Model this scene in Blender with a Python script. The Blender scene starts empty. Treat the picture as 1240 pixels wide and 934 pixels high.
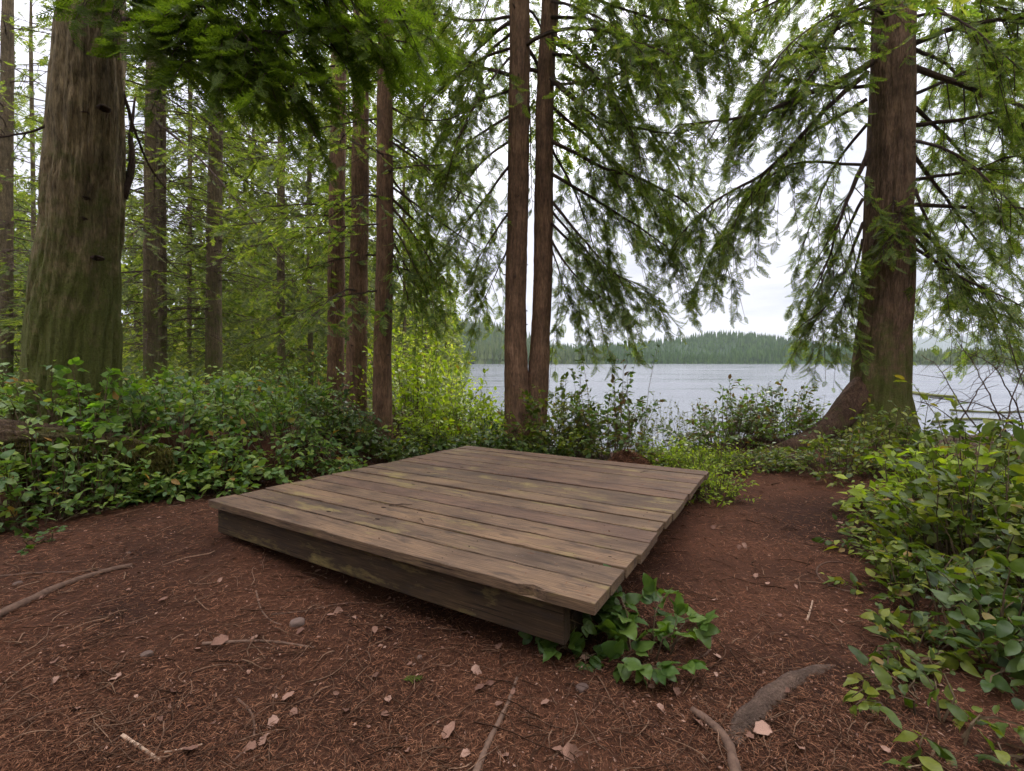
import bpy, math, random
import numpy as np
from mathutils import Matrix, Vector

# ------------------------------------------------------------------ camera, sky, sun, exposure
scene = bpy.context.scene
COL = scene.collection
CAM_Z = 1.36
FPX = 565.39                       # focal length in pixels of the 1240 px wide photograph
PITCH = math.atan(29.0 / FPX)
cam_data = bpy.data.cameras.new('camera')
cam_data.sensor_width = 36.0
cam_data.lens = 36.0 * FPX / 1240.0
cam_data.clip_start = 0.05
cam_data.clip_end = 20000.0
cam = bpy.data.objects.new('camera', cam_data)
COL.objects.link(cam)
cam.location = (0, 0, CAM_Z)
cam.rotation_euler = (math.radians(90) - PITCH, 0, 0)
scene.camera = cam

SUN_EL, SUN_AZ = math.radians(47), math.radians(12)      # azimuth from +Y towards +X
sd = Vector((math.sin(SUN_AZ) * math.cos(SUN_EL), math.cos(SUN_AZ) * math.cos(SUN_EL), math.sin(SUN_EL)))
sun_data = bpy.data.lights.new('sun', 'SUN')
sun_data.energy = 1.5
sun_data.angle = math.radians(14)
sun_data.color = (1.0, 0.95, 0.87)
sun = bpy.data.objects.new('sun', sun_data)
COL.objects.link(sun)
sun.rotation_euler = sd.to_track_quat('Z', 'Y').to_euler()

world = bpy.data.worlds.new('World')
scene.world = world
world.use_nodes = True


def sky_nodes():
    nt = world.node_tree
    nt.nodes.clear()
    N, L = nt.nodes.new, nt.links.new
    out = N('ShaderNodeOutputWorld')
    bg = N('ShaderNodeBackground')
    sky = N('ShaderNodeTexSky')
    sky.sky_type = 'NISHITA'
    sky.sun_disc = False
    sky.sun_elevation = SUN_EL
    sky.sun_rotation = SUN_AZ
    skm = N('ShaderNodeVectorMath'); skm.operation = 'SCALE'; skm.inputs['Scale'].default_value = 0.10
    L(sky.outputs[0], skm.inputs[0])
    tc = N('ShaderNodeTexCoord')
    sep = N('ShaderNodeSeparateXYZ'); L(tc.outputs['Generated'], sep.inputs[0])
    # clouds on a plane overhead
    zc = N('ShaderNodeMath'); zc.operation = 'MAXIMUM'; zc.inputs[1].default_value = 0.0; L(sep.outputs['Z'], zc.inputs[0])
    za = N('ShaderNodeMath'); za.operation = 'ADD'; za.inputs[1].default_value = 0.10; L(zc.outputs[0], za.inputs[0])
    dx = N('ShaderNodeMath'); dx.operation = 'DIVIDE'; L(sep.outputs['X'], dx.inputs[0]); L(za.outputs[0], dx.inputs[1])
    dy = N('ShaderNodeMath'); dy.operation = 'DIVIDE'; L(sep.outputs['Y'], dy.inputs[0]); L(za.outputs[0], dy.inputs[1])
    cmb = N('ShaderNodeCombineXYZ'); L(dx.outputs[0], cmb.inputs[0]); L(dy.outputs[0], cmb.inputs[1])
    no = N('ShaderNodeTexNoise'); no.inputs['Scale'].default_value = 0.9; no.inputs['Detail'].default_value = 7
    no.inputs['Roughness'].default_value = 0.58
    L(cmb.outputs[0], no.inputs['Vector'])
    ramp = N('ShaderNodeValToRGB')
    ramp.color_ramp.elements[0].position = 0.33; ramp.color_ramp.elements[0].color = (0.60, 0.61, 0.70, 1)
    ramp.color_ramp.elements[1].position = 0.66; ramp.color_ramp.elements[1].color = (1.05, 1.02, 1.09, 1)
    L(no.outputs[0], ramp.inputs[0])
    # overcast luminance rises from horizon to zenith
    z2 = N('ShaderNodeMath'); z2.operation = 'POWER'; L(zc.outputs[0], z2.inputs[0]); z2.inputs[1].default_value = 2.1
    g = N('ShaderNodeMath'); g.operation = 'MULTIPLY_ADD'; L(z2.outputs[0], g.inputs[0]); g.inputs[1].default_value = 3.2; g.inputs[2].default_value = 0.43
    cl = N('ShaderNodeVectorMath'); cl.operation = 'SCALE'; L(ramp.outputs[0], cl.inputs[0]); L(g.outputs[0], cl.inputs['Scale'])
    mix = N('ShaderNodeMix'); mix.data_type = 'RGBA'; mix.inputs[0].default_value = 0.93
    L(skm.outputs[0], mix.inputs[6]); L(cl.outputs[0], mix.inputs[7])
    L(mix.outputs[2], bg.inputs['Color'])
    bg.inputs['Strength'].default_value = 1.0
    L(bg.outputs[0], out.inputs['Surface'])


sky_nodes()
vs = scene.view_settings
vs.view_transform = 'Standard'
vs.look = 'None'
vs.gamma = 1.0
vs.use_curve_mapping = False
vs.exposure = 1.0
scene.cycles.max_bounces = 6
scene.cycles.use_adaptive_sampling = True
scene.cycles.adaptive_threshold = 0.02
scene.cycles.diffuse_bounces = 4
scene.cycles.glossy_bounces = 3
scene.cycles.transmission_bounces = 5
scene.cycles.transparent_max_bounces = 4
scene.cycles.use_denoising = True
scene.cycles.caustics_reflective = False
scene.cycles.caustics_refractive = False

# ------------------------------------------------------------------ helpers
RNG = np.random.default_rng(7)
UP = np.array([0., 0., 1.])


def ray(px, py):
    u, v = px - 620.0, py - 467.0
    c, s = math.cos(PITCH), math.sin(PITCH)
    return np.array([u, FPX * c - v * s, -FPX * s - v * c])


def W(px, py, d):
    """Point at forward distance d metres seen at pixel (px, py) of the photograph."""
    r = ray(px, py)
    return np.array([0, 0, CAM_Z]) + r * (d / r[1])


def G0(px, py):
    """Where the sight line of a pixel meets the terrain."""
    r = ray(px, py)
    z = 0.0
    for _ in range(12):
        p = np.array([0, 0, CAM_Z]) + r * ((z - CAM_Z) / r[2])
        z = 0.5 * z + 0.5 * float(terr(p[0], p[1]))
    p[2] = float(terr(p[0], p[1]))
    return p


def nrm(a):
    a = np.asarray(a, float)
    return a / np.maximum(np.linalg.norm(a, axis=-1, keepdims=True), 1e-9)


def smooth(t):
    t = np.clip(t, 0, 1)
    return t * t * (3 - 2 * t)


class Acc:
    def __init__(self):
        self.v, self.t, self.n = [], [], 0

    def add(self, v, t):
        if len(v) == 0:
            return
        self.v.append(np.asarray(v, np.float32)); self.t.append(np.asarray(t, np.int64) + self.n); self.n += len(v)

    def inst(self, tv, tt, R, pos):
        """Copies of template (tv, tt) with N rotation/scale matrices R (N,3,3; columns = axes) at pos (N,3)."""
        n = len(pos)
        if n == 0:
            return
        v = np.einsum('nij,vj->nvi', R, tv) + pos[:, None, :]
        t = tt[None] + (np.arange(n) * len(tv))[:, None, None]
        self.add(v.reshape(-1, 3), t.reshape(-1, 3))

    def mesh(self, name, mat, smoothed=False, origin=(0, 0, 0)):
        me = bpy.data.meshes.new(name)
        v = np.concatenate(self.v) - np.asarray(origin, np.float32)
        t = np.concatenate(self.t).astype(np.int32)
        me.vertices.add(len(v)); me.vertices.foreach_set('co', v.astype(np.float32).ravel())
        me.loops.add(len(t) * 3); me.loops.foreach_set('vertex_index', t.ravel())
        me.polygons.add(len(t)); me.polygons.foreach_set('loop_start', np.arange(0, len(t) * 3, 3, dtype=np.int32))
        me.update(calc_edges=True)
        me.polygons.foreach_set('use_smooth', np.full(len(t), bool(smoothed)))
        me.materials.append(mat)
        return me


def obj(name, me, parent=None, label=None, cat=None, group=None, kind=None):
    o = bpy.data.objects.new(name, me)
    COL.objects.link(o)
    if parent is not None:
        o.parent = parent
    tag(o, label, cat, group, kind)
    return o


def tag(o, label=None, cat=None, group=None, kind=None):
    for k, val in (('label', label), ('category', cat), ('group', group), ('kind', kind)):
        if val:
            o[k] = val
    return o


def thing(name, loc, label, cat, group=None):
    o = bpy.data.objects.new(name, None)
    COL.objects.link(o)
    o.location = tuple(float(c) for c in loc)
    o.empty_display_size = 0.2
    return tag(o, label, cat, group)


def resample(P, n):
    P = np.asarray(P, float)
    if len(P) > 2:            # Catmull-Rom through the points
        Q = np.vstack([2 * P[0] - P[1], P, 2 * P[-1] - P[-2]])
        out = []
        for i in range(1, len(Q) - 2):
            t = np.linspace(0, 1, 8, endpoint=False)[:, None]
            a, b, c, d = Q[i - 1], Q[i], Q[i + 1], Q[i + 2]
            out.append(0.5 * (2 * b + (c - a) * t + (2 * a - 5 * b + 4 * c - d) * t * t + (3 * b - a - 3 * c + d) * t ** 3))
        P = np.vstack(out + [P[-1:]])
    s = np.concatenate([[0], np.cumsum(np.linalg.norm(np.diff(P, axis=0), axis=1))])
    u = np.linspace(0, s[-1], n)
    return np.stack([np.interp(u, s, P[:, k]) for k in range(3)], 1), s[-1]


def tube(P, R, segs, disp=None):
    """Tube through points P with radii R; disp(theta, i) scales the radius."""
    P = np.asarray(P, float); n = len(P)
    R = np.broadcast_to(np.asarray(R, float), (n,))
    T = nrm(np.gradient(P, axis=0))
    ref = np.array([1., 0, 0]) if abs(T[0][0]) < 0.8 else np.array([0, 1., 0])
    A = nrm(ref - T * (T @ ref)[:, None])
    B = np.cross(T, A)
    th = np.arange(segs) * 2 * np.pi / segs
    rr = R[:, None] * np.ones(segs)
    if disp is not None:
        rr = rr * disp
    V = P[:, None] + rr[..., None] * (np.cos(th)[None, :, None] * A[:, None] + np.sin(th)[None, :, None] * B[:, None])
    i = np.arange(n - 1)[:, None] * segs; j = np.arange(segs)[None]; j2 = (j + 1) % segs
    a, b, c, d = i + j, i + j2, i + segs + j2, i + segs + j
    t = np.concatenate([np.stack([a, b, c], -1).reshape(-1, 3), np.stack([a, c, d], -1).reshape(-1, 3)])
    V = V.reshape(-1, 3)
    V = np.vstack([V, P[0], P[-1]])
    k0, k1 = n * segs, n * segs + 1
    jj = np.arange(segs); j2 = (jj + 1) % segs
    t = np.concatenate([t, np.stack([np.full(segs, k0), j2, jj], 1),
                        np.stack([np.full(segs, k1), (n - 1) * segs + jj, (n - 1) * segs + j2], 1)])
    return V, t


def frames(d, n):
    """Rotation matrices with X along d and Z near n."""
    X = nrm(d); Y = nrm(np.cross(n, X)); Z = np.cross(X, Y)
    return np.stack([X, Y, Z], -1)


class Noise:
    """Cheap smooth 2-D noise made of random sine waves."""
    def __init__(self, seed, freq, n=10):
        r = np.random.default_rng(seed)
        a = r.uniform(0, 2 * np.pi, n); f = freq * r.uniform(0.5, 1.6, n)
        self.kx, self.ky, self.p = np.cos(a) * f, np.sin(a) * f, r.uniform(0, 6.28, n)

    def __call__(self, x, y):
        x = np.asarray(x, float)[..., None]; y = np.asarray(y, float)[..., None]
        return np.sin(x * self.kx + y * self.ky + self.p).mean(-1) * 1.6


# ------------------------------------------------------------------ materials
class NT:
    def __init__(self, name):
        self.m = bpy.data.materials.new(name); self.m.use_nodes = True
        self.t = self.m.node_tree; self.t.nodes.clear()
        self.out = self.n('ShaderNodeOutputMaterial')

    def n(self, typ, **kw):
        o = self.t.nodes.new(typ)
        for k, v in kw.items():
            setattr(o, k, v)
        return o

    def l(self, a, b):
        self.t.links.new(a, b)

    def noise(self, vec, scale, detail=4, rough=0.55, dist=0.0):
        o = self.n('ShaderNodeTexNoise')
        o.inputs['Scale'].default_value = scale; o.inputs['Detail'].default_value = detail
        o.inputs['Roughness'].default_value = rough; o.inputs['Distortion'].default_value = dist
        if vec is not None:
            self.l(vec, o.inputs['Vector'])
        return o.outputs[0]

    def mapping(self, vec, scale=(1, 1, 1), rot=(0, 0, 0)):
        o = self.n('ShaderNodeMapping'); o.inputs['Scale'].default_value = scale; o.inputs['Rotation'].default_value = rot
        self.l(vec, o.inputs['Vector']); return o.outputs[0]

    def ramp(self, fac, stops):
        o = self.n('ShaderNodeValToRGB'); e = o.color_ramp.elements
        while len(e) < len(stops):
            e.new(0.5)
        for q, (p, c) in zip(e, stops):
            q.position = p; q.color = (*c, 1) if len(c) == 3 else c
        self.l(fac, o.inputs[0]); return o.outputs[0]

    def mix(self, fac, a, b, blend='MIX'):
        o = self.n('ShaderNodeMix', data_type='RGBA', blend_type=blend)
        for s, v in ((0, fac), (6, a), (7, b)):
            if hasattr(v, 'is_output'):
                self.l(v, o.inputs[s])
            else:
                o.inputs[s].default_value = v if s == 0 else (*v, 1)
        return o.outputs[2]

    def math(self, op, a, b=None, clamp=False):
        o = self.n('ShaderNodeMath', operation=op); o.use_clamp = clamp
        for i, v in enumerate((a, b)):
            if v is None:
                continue
            if hasattr(v, 'is_output'):
                self.l(v, o.inputs[i])
            else:
                o.inputs[i].default_value = v
        return o.outputs[0]

    def bump(self, h, strength, dist=0.02, normal=None):
        o = self.n('ShaderNodeBump'); o.inputs['Strength'].default_value = strength; o.inputs['Distance'].default_value = dist
        self.l(h, o.inputs['Height'])
        if normal is not None:
            self.l(normal, o.inputs['Normal'])
        return o.outputs[0]

    def bsdf(self, color, rough=0.8, normal=None, spec=0.3, transl=0.0, tcol=None):
        p = self.n('ShaderNodeBsdfPrincipled')
        p.inputs['Specular IOR Level'].default_value = spec
        for key, v in (('Base Color', color), ('Roughness', rough)):
            if hasattr(v, 'is_output'):
                self.l(v, p.inputs[key])
            else:
                p.inputs[key].default_value = v if key == 'Roughness' else (*v, 1)
        if normal is not None:
            self.l(normal, p.inputs['Normal'])
        sh = p.outputs[0]
        if transl > 0:
            tr = self.n('ShaderNodeBsdfTranslucent')
            self.l(tcol if tcol is not None else color, tr.inputs[0])
            mx = self.n('ShaderNodeMixShader'); mx.inputs[0].default_value = transl
            self.l(sh, mx.inputs[1]); self.l(tr.outputs[0], mx.inputs[2]); sh = mx.outputs[0]
        self.l(sh, self.out.inputs['Surface'])
        return self.m

    def rnd(self):
        """Random number per leaf: per mesh island and per object."""
        g = self.n('ShaderNodeNewGeometry'); o = self.n('ShaderNodeObjectInfo')
        s = self.math('ADD', g.outputs['Random Per Island'], o.outputs['Random'])
        return self.math('FRACT', s)

    def objco(self):
        return self.n('ShaderNodeTexCoord').outputs['Object']


def leafmat(name, cols, rough=0.45, transl=0.35, spec=0.35, yellow=1.3, aged=None):
    m = NT(name)
    r = m.rnd()
    n = len(cols)
    col = m.ramp(r, [(.94 * i / max(n - 1, 1), c) for i, c in enumerate(cols)])
    if aged:
        col = m.mix(m.ramp(r, [(0.975, (0, 0, 0)), (0.982, (1, 1, 1))]), col, aged)
    pos = m.n('ShaderNodeNewGeometry').outputs['Position']
    blot = m.noise(pos, 1.7, 3)
    col = m.mix(1.0, col, m.ramp(blot, [(0.3, (0.7, 0.72, 0.7)), (0.7, (1.25, 1.22, 1.15))]), 'MULTIPLY')
    vein = m.noise(pos, 60, 2)
    col = m.mix(1.0, col, m.ramp(vein, [(0.3, (0.85, 0.87, 0.85)), (0.7, (1.1, 1.1, 1.05))]), 'MULTIPLY')
    tcol = m.mix(1.0, col, (1.5 * yellow, 1.65 * yellow, 0.6), 'MULTIPLY')
    return m.bsdf(col, rough, None, spec, transl, tcol)


def barkmat(name, dark, light, moss=0.0, moss_h=1.5, scale=1.0, moss_col=(0.075, 0.088, 0.018)):
    m = NT(name)
    co = m.objco()
    st = m.mapping(co, (9 * scale, 9 * scale, 1.1 * scale))
    fis = m.noise(st, 3.0, 7, 0.62, 0.4)
    fine = m.noise(m.mapping(co, (40 * scale, 40 * scale, 7 * scale)), 2.0, 5, 0.65)
    col = m.ramp(fis, [(0.36, dark), (0.48, tuple(a * .6 + b * .4 for a, b in zip(dark, light))), (0.62, light)])
    col = m.mix(0.55, col, m.ramp(fine, [(0.3, dark), (0.72, tuple(min(1, c * 1.25) for c in light))]))
    patch = m.noise(co, 3.2, 6, .65)
    col = m.mix(1.0, col, m.ramp(patch, [(0.32, (0.58, 0.58, 0.56)), (0.5, (.95, .95, .93)), (0.68, (1.35, 1.33, 1.28))]), 'MULTIPLY')
    h = m.math('ADD', fis, m.math('MULTIPLY', fine, 0.5))
    if moss > 0:
        sep = m.n('ShaderNodeSeparateXYZ'); m.l(co, sep.inputs[0])
        grad = m.math('SUBTRACT', 1.0, m.math('DIVIDE', sep.outputs['Z'], moss_h), True)
        mn = m.noise(co, 5.5, 6, 0.65)
        k = m.math('ADD', m.math('MULTIPLY', grad, 0.55 * moss), m.math('MULTIPLY', mn, 0.75))
        fac = m.ramp(k, [(0.52, (0, 0, 0)), (0.72, (.85, .85, .85))])
        mf = m.noise(co, 55, 3)
        mc = m.mix(mf, tuple(c * 0.5 for c in moss_col), tuple(min(1, c * 1.9) for c in moss_col))
        col = m.mix(fac, col, mc)
        h = m.math('ADD', h, m.math('MULTIPLY', m.math('MULTIPLY', mf, fac), 0.5))
    return m.bsdf(col, 0.92, m.bump(h, 1.0, 0.045), 0.15)


def groundmat():
    m = NT('needle_soil')
    co = m.objco()
    big = m.noise(co, 0.9, 5)
    f1 = m.noise(m.mapping(co, (90, 9, 20), (0, 0, 0.5)), 1.0, 4, 0.6, 1.0)
    f2 = m.noise(m.mapping(co, (12, 110, 20), (0, 0, 0.35)), 1.0, 4, 0.6, 1.0)
    f3 = m.noise(m.mapping(co, (100, 14, 20), (0, 0, -0.9)), 1.0, 4, 0.6, 1.0)
    fib = m.math('MAXIMUM', m.math('MAXIMUM', f1, f2), f3)
    grain = m.noise(co, 130, 4, 0.7)
    col = m.ramp(fib, [(0.42, (0.0140, 0.0070, 0.0040)), (0.58, (0.0583, 0.0247, 0.0127)), (0.74, (0.1342, 0.0588, 0.0323))])
    col = m.mix(0.5, col, m.ramp(grain, [(0.3, (0.0163, 0.0083, 0.0049)), (0.7, (0.0876, 0.0423, 0.0245))]))
    col = m.mix(1.0, col, m.ramp(big, [(0.36, (0.5, 0.47, 0.46)), (0.62, (1.3, 1.16, 1.08))]), 'MULTIPLY')
    h = m.math('ADD', fib, m.math('MULTIPLY', grain, 0.6))
    # away from the trodden clearing the floor turns to dark moss and soil
    sep = m.n('ShaderNodeSeparateXYZ'); m.l(co, sep.inputs[0])
    far = m.math('DIVIDE', m.math('SUBTRACT', m.n('ShaderNodeVectorMath', operation='LENGTH').outputs['Value'], 9.0), 6.0, True)
    ln = [x for x in m.t.nodes if x.bl_idname == 'ShaderNodeVectorMath'][0]; m.l(co, ln.inputs[0])
    col = m.mix(far, col, m.mix(big, (0.03, 0.04, 0.012), (0.07, 0.10, 0.03)))
    return m.bsdf(col, 0.95, m.bump(h, 0.8, 0.012), 0.12)


def woodmat(name='weathered_wood', lo=(0.038, 0.025, 0.017), hi=(0.20, 0.135, 0.085), lichen=0.85):
    m = NT(name)
    oi = m.n('ShaderNodeObjectInfo')
    co0 = m.objco()
    off = m.n('ShaderNodeVectorMath', operation='ADD'); m.l(co0, off.inputs[0])
    cmb = m.n('ShaderNodeCombineXYZ'); rr = m.math('MULTIPLY', oi.outputs['Random'], 37.0)
    m.l(rr, cmb.inputs[0]); m.l(rr, cmb.inputs[1]); m.l(cmb.outputs[0], off.inputs[1]); co = off.outputs[0]
    grain = m.noise(m.mapping(co, (1.1, 52, 52)), 1.6, 8, 0.68, 0.6)
    fine = m.noise(m.mapping(co, (7, 190, 190)), 1.2, 3, 0.6)
    blot = m.noise(m.mapping(co, (1.0, 2.6, 2.6)), 2.0, 5, 0.6)
    mid = tuple((a + b) * 0.5 for a, b in zip(lo, hi))
    col = m.ramp(grain, [(0.30, lo), (0.5, mid), (0.72, hi)])
    col = m.mix(0.45, col, m.ramp(fine, [(0.32, tuple(c * .6 for c in lo)), (0.68, tuple(c * 1.15 for c in hi))]))
    crack = m.noise(m.mapping(co, (0.9, 30, 30)), 2.4, 3, 0.5, 0.2)
    col = m.mix(m.ramp(crack, [(0.30, (.8, .8, .8)), (0.37, (0, 0, 0))]), col, tuple(c * .35 for c in lo))
    col = m.mix(1.0, col, m.ramp(blot, [(0.30, (0.55, 0.51, 0.50)), (0.5, (0.95, 0.92, 0.9)), (0.70, (1.3, 1.25, 1.14))]), 'MULTIPLY')
    tint = m.ramp(oi.outputs['Random'], [(0.0, (0.86, 0.78, 0.80)), (0.3, (1.05, 1.02, 0.95)), (0.6, (0.72, 0.71, 0.70)), (0.8, (1.0, .95, .9)), (1.0, (1.3, 1.22, 1.08))])
    col = m.mix(1.0, col, tint, 'MULTIPLY')
    if lichen > 0:
        ln = m.noise(m.mapping(co, (1.0, 3.5, 3.5)), 2.3, 6, 0.68)
        fac = m.ramp(ln, [(0.56, (0, 0, 0)), (0.70, (lichen, lichen, lichen))])
        col = m.mix(fac, col, (0.21, 0.16, 0.058))
        dn = m.noise(m.mapping(co, (2, 6, 6)), 3.3, 4)
        col = m.mix(m.ramp(dn, [(0.58, (0, 0, 0)), (0.72, (0.7, 0.7, 0.7))]), col, (0.028, 0.02, 0.017))
    sp = m.noise(co, 75, 2)
    col = m.mix(m.ramp(sp, [(0.73, (0, 0, 0)), (0.78, (0.6, 0.6, 0.6))]), col, (0.33, 0.27, 0.23))
    h = m.math('ADD', grain, m.math('MULTIPLY', fine, 0.5))
    rough = m.ramp(blot, [(0.3, (0.62,) * 3), (0.7, (0.85,) * 3)])
    return m.bsdf(col, rough, m.bump(h, 0.4, 0.004), 0.28)


def rndmat(name, cols, rough=0.9, spec=0.1):
    m = NT(name)
    col = m.ramp(m.rnd(), [(i / (len(cols) - 1), c) for i, c in enumerate(cols)])
    n = m.noise(m.objco(), 45, 4, 0.6)
    col = m.mix(1.0, col, m.ramp(n, [(0.3, (0.65, 0.65, 0.65)), (0.7, (1.25, 1.22, 1.2))]), 'MULTIPLY')
    return m.bsdf(col, rough, m.bump(n, 0.5, 0.004), spec)


def watermat():
    m = NT('lake_water')
    co = m.objco()
    a = m.noise(m.mapping(co, (0.55, 2.2, 1)), 1.0, 5, 0.6)
    b = m.noise(m.mapping(co, (0.03, 0.22, 1)), 1.0, 4, 0.6)
    p = m.n('ShaderNodeBsdfPrincipled')
    p.inputs['Base Color'].default_value = (0.055, 0.062, 0.075, 1)
    p.inputs['IOR'].default_value = 1.333
    m.l(m.ramp(b, [(0.35, (0.10,) * 3), (0.65, (0.24,) * 3)]), p.inputs['Roughness'])
    m.l(m.bump(m.math('ADD', a, m.math('MULTIPLY', b, 0.6)), 0.3, 0.06), p.inputs['Normal'])
    m.l(p.outputs[0], m.out.inputs['Surface'])
    return m.m


M = {}
M['ground'] = groundmat()
M['water'] = watermat()
M['plank'] = woodmat()
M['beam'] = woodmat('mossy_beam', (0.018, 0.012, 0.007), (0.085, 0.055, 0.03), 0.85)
M['bark_moss'] = barkmat('mossy_bark', (0.0325, 0.0237, 0.0130), (0.3250, 0.2400, 0.1381), 0.92, 4.0)
M['bark_cedar'] = barkmat('cedar_bark', (0.0419, 0.0251, 0.0156), (0.2541, 0.1570, 0.1036), 0.9, 2.8)
M['bark_root'] = barkmat('root_flare_bark', (0.022, 0.013, 0.009), (0.13, 0.076, 0.05), 0.3, 1.2)
M['bark_red'] = barkmat('red_bark', (0.0498, 0.0278, 0.0161), (0.2632, 0.1521, 0.0936), 0.35, 1.2, 1.05)
M['bark_far'] = barkmat('grey_bark', (0.0410, 0.0321, 0.0187), (0.1989, 0.1457, 0.0866), 0.6, 5.0, 1.4)
M['bark_log'] = barkmat('rotting_log', (0.016, 0.010, 0.007), (0.12, 0.078, 0.046), 0.35, 2.0, 1.0)
M['limb'] = barkmat('limb_bark', (0.0364, 0.0234, 0.0182), (0.1365, 0.0884, 0.0676), 0, 1, 3.0)
M['root'] = barkmat('root_bark', (0.0605, 0.0377, 0.0276), (0.2117, 0.1389, 0.1015), 0, 1, 2.0)
M['cedar'] = leafmat('cedar_sprays', [(0.0642, 0.0902, 0.0297), (0.0962, 0.1385, 0.0401), (0.1341, 0.1771, 0.0520), (0.2041, 0.2013, 0.0743)], 0.6, 0.5, 0.15)
M['cedar_near'] = leafmat('fresh_cedar_sprays', [(0.055, 0.085, 0.014), (0.078, 0.115, 0.018), (0.11, 0.145, 0.024)], 0.6, 0.5, 0.15, 1.25)
M['cedar_far'] = leafmat('forest_sprays', [(0.0661, 0.0899, 0.0317), (0.1058, 0.1296, 0.0450), (0.1653, 0.1719, 0.0661)], 0.65, 0.5, 0.15)
M['forest_leaf'] = leafmat('bright_understory', [(0.1000, 0.1313, 0.0300), (0.1750, 0.2000, 0.0500), (0.2750, 0.2625, 0.0750)], 0.6, 0.5, 0.15)
M['salal'] = leafmat('glossy_shrub_leaf', [(0.0360, 0.0552, 0.0099), (0.0624, 0.0920, 0.0132), (0.1020, 0.1323, 0.0176), (0.1800, 0.1898, 0.0242)], 0.45, 0.32, 0.28, aged=(0.19, 0.12, 0.035))
M['bank_leaf'] = leafmat('bank_shrub_leaf', [(0.0516, 0.1034, 0.0291), (0.0859, 0.1521, 0.0397), (0.1342, 0.1977, 0.0450), (0.1977, 0.2510, 0.0476)], 0.45, 0.3, 0.3, aged=(0.2841, 0.1587, 0.0403))
M['salal_dark'] = leafmat('dark_shrub_leaf', [(0.0275, 0.0500, 0.0137), (0.0475, 0.0800, 0.0187), (0.0875, 0.1175, 0.0250)], 0.45, 0.28, 0.28, aged=(0.2375, 0.1500, 0.0438))
M['salal_bright'] = leafmat('bright_shrub_leaf', [(0.1122, 0.1584, 0.0211), (0.1848, 0.2442, 0.0264), (0.2772, 0.3234, 0.0370)], 0.45, 0.45, 0.3, aged=(0.2280, 0.1440, 0.0420))
M['mixed_leaf'] = leafmat('reddening_shrub_leaf', [(0.1250, 0.0562, 0.0250), (0.0750, 0.1000, 0.0250), (0.0750, 0.1313, 0.0275), (0.1375, 0.2000, 0.0375)], 0.36, 0.35, 0.4)
M['bramble'] = leafmat('bramble_leaf', [(0.038, 0.075, 0.016), (0.06, 0.105, 0.020), (0.085, 0.13, 0.026)], 0.42, 0.3, 0.3)
M['maple'] = leafmat('spring_leaf', [(0.0910, 0.1560, 0.0260), (0.1300, 0.2210, 0.0364)], 0.5, 0.5, 0.25)
M['willow'] = leafmat('yellow_leaf', [(0.1706, 0.2080, 0.0286), (0.2665, 0.3120, 0.0455), (0.3198, 0.3250, 0.0780)], 0.5, 0.5, 0.2)
M['grass'] = leafmat('lush_grass', [(0.06, 0.09, 0.018), (0.11, 0.16, 0.026), (0.18, 0.19, 0.05)], 0.5, 0.4, 0.2)
M['weed'] = leafmat('dry_weed', [(0.10, 0.11, 0.035), (0.17, 0.16, 0.06), (0.08, 0.10, 0.03)], 0.7, 0.3, 0.1)
M['moss'] = leafmat('hanging_moss', [(0.045, 0.045, 0.012), (0.085, 0.075, 0.022), (0.12, 0.10, 0.035)], 0.9, 0.3, 0.05)
M['needles'] = rndmat('fallen_needles', [(0.0324, 0.0137, 0.0077), (0.0894, 0.0371, 0.0187), (0.1558, 0.0673, 0.0354), (0.2437, 0.1235, 0.0687)])
M['twig'] = rndmat('dead_twigs', [(0.0371, 0.0183, 0.0099), (0.0729, 0.0377, 0.0219), (0.1127, 0.0624, 0.0384), (0.2122, 0.1300, 0.0822)])
M['stick'] = rndmat('dead_sticks', [(0.0800, 0.0488, 0.0340), (0.1520, 0.0962, 0.0680)])
M['pale'] = rndmat('split_wood', [(0.3230, 0.2210, 0.1530), (0.4080, 0.2890, 0.2040)])
M['deadleaf'] = rndmat('dead_leaves', [(0.1181, 0.0607, 0.0422), (0.2194, 0.1215, 0.0844), (0.3375, 0.2110, 0.1552)], 0.75)
M['stone'] = rndmat('stones', [(0.0900, 0.0600, 0.0480), (0.1560, 0.1080, 0.0864)])
M['stem'] = rndmat('shrub_stems', [(0.07, 0.05, 0.03), (0.14, 0.10, 0.06)])
M['far_wood'] = leafmat('far_conifers', [(0.0256, 0.0568, 0.0144), (0.0393, 0.0808, 0.0187), (0.0599, 0.1092, 0.0245)], 0.9, 0.0, 0.05)
M['far_olive'] = leafmat('far_mixed_wood', [(0.0427, 0.0713, 0.0209), (0.0712, 0.1012, 0.0304), (0.0950, 0.1207, 0.0427)], 0.9, 0.0, 0.05)
M['hill'] = rndmat('hill_soil', [(0.03, 0.05, 0.025), (0.03, 0.05, 0.025)], 1.0, 0.0)

# ------------------------------------------------------------------ terrain
BANK = np.array([(-5.2, -3), (-4.6, 1.5), (-4.35, 2.6), (-4.05, 3.66), (-3.73, 4.3), (-2.95, 5.03), (-2.15, 5.65), (-1.95, 6.9),
                 (-1.8, 9), (-2.4, 16), (-10, 110), (-45, 440), (-300, 3000)], float)
N1, N2, N3, N4 = Noise(1, 1.1), Noise(2, 4.0), Noise(3, 13.0, 14), Noise(4, 0.12)


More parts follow.
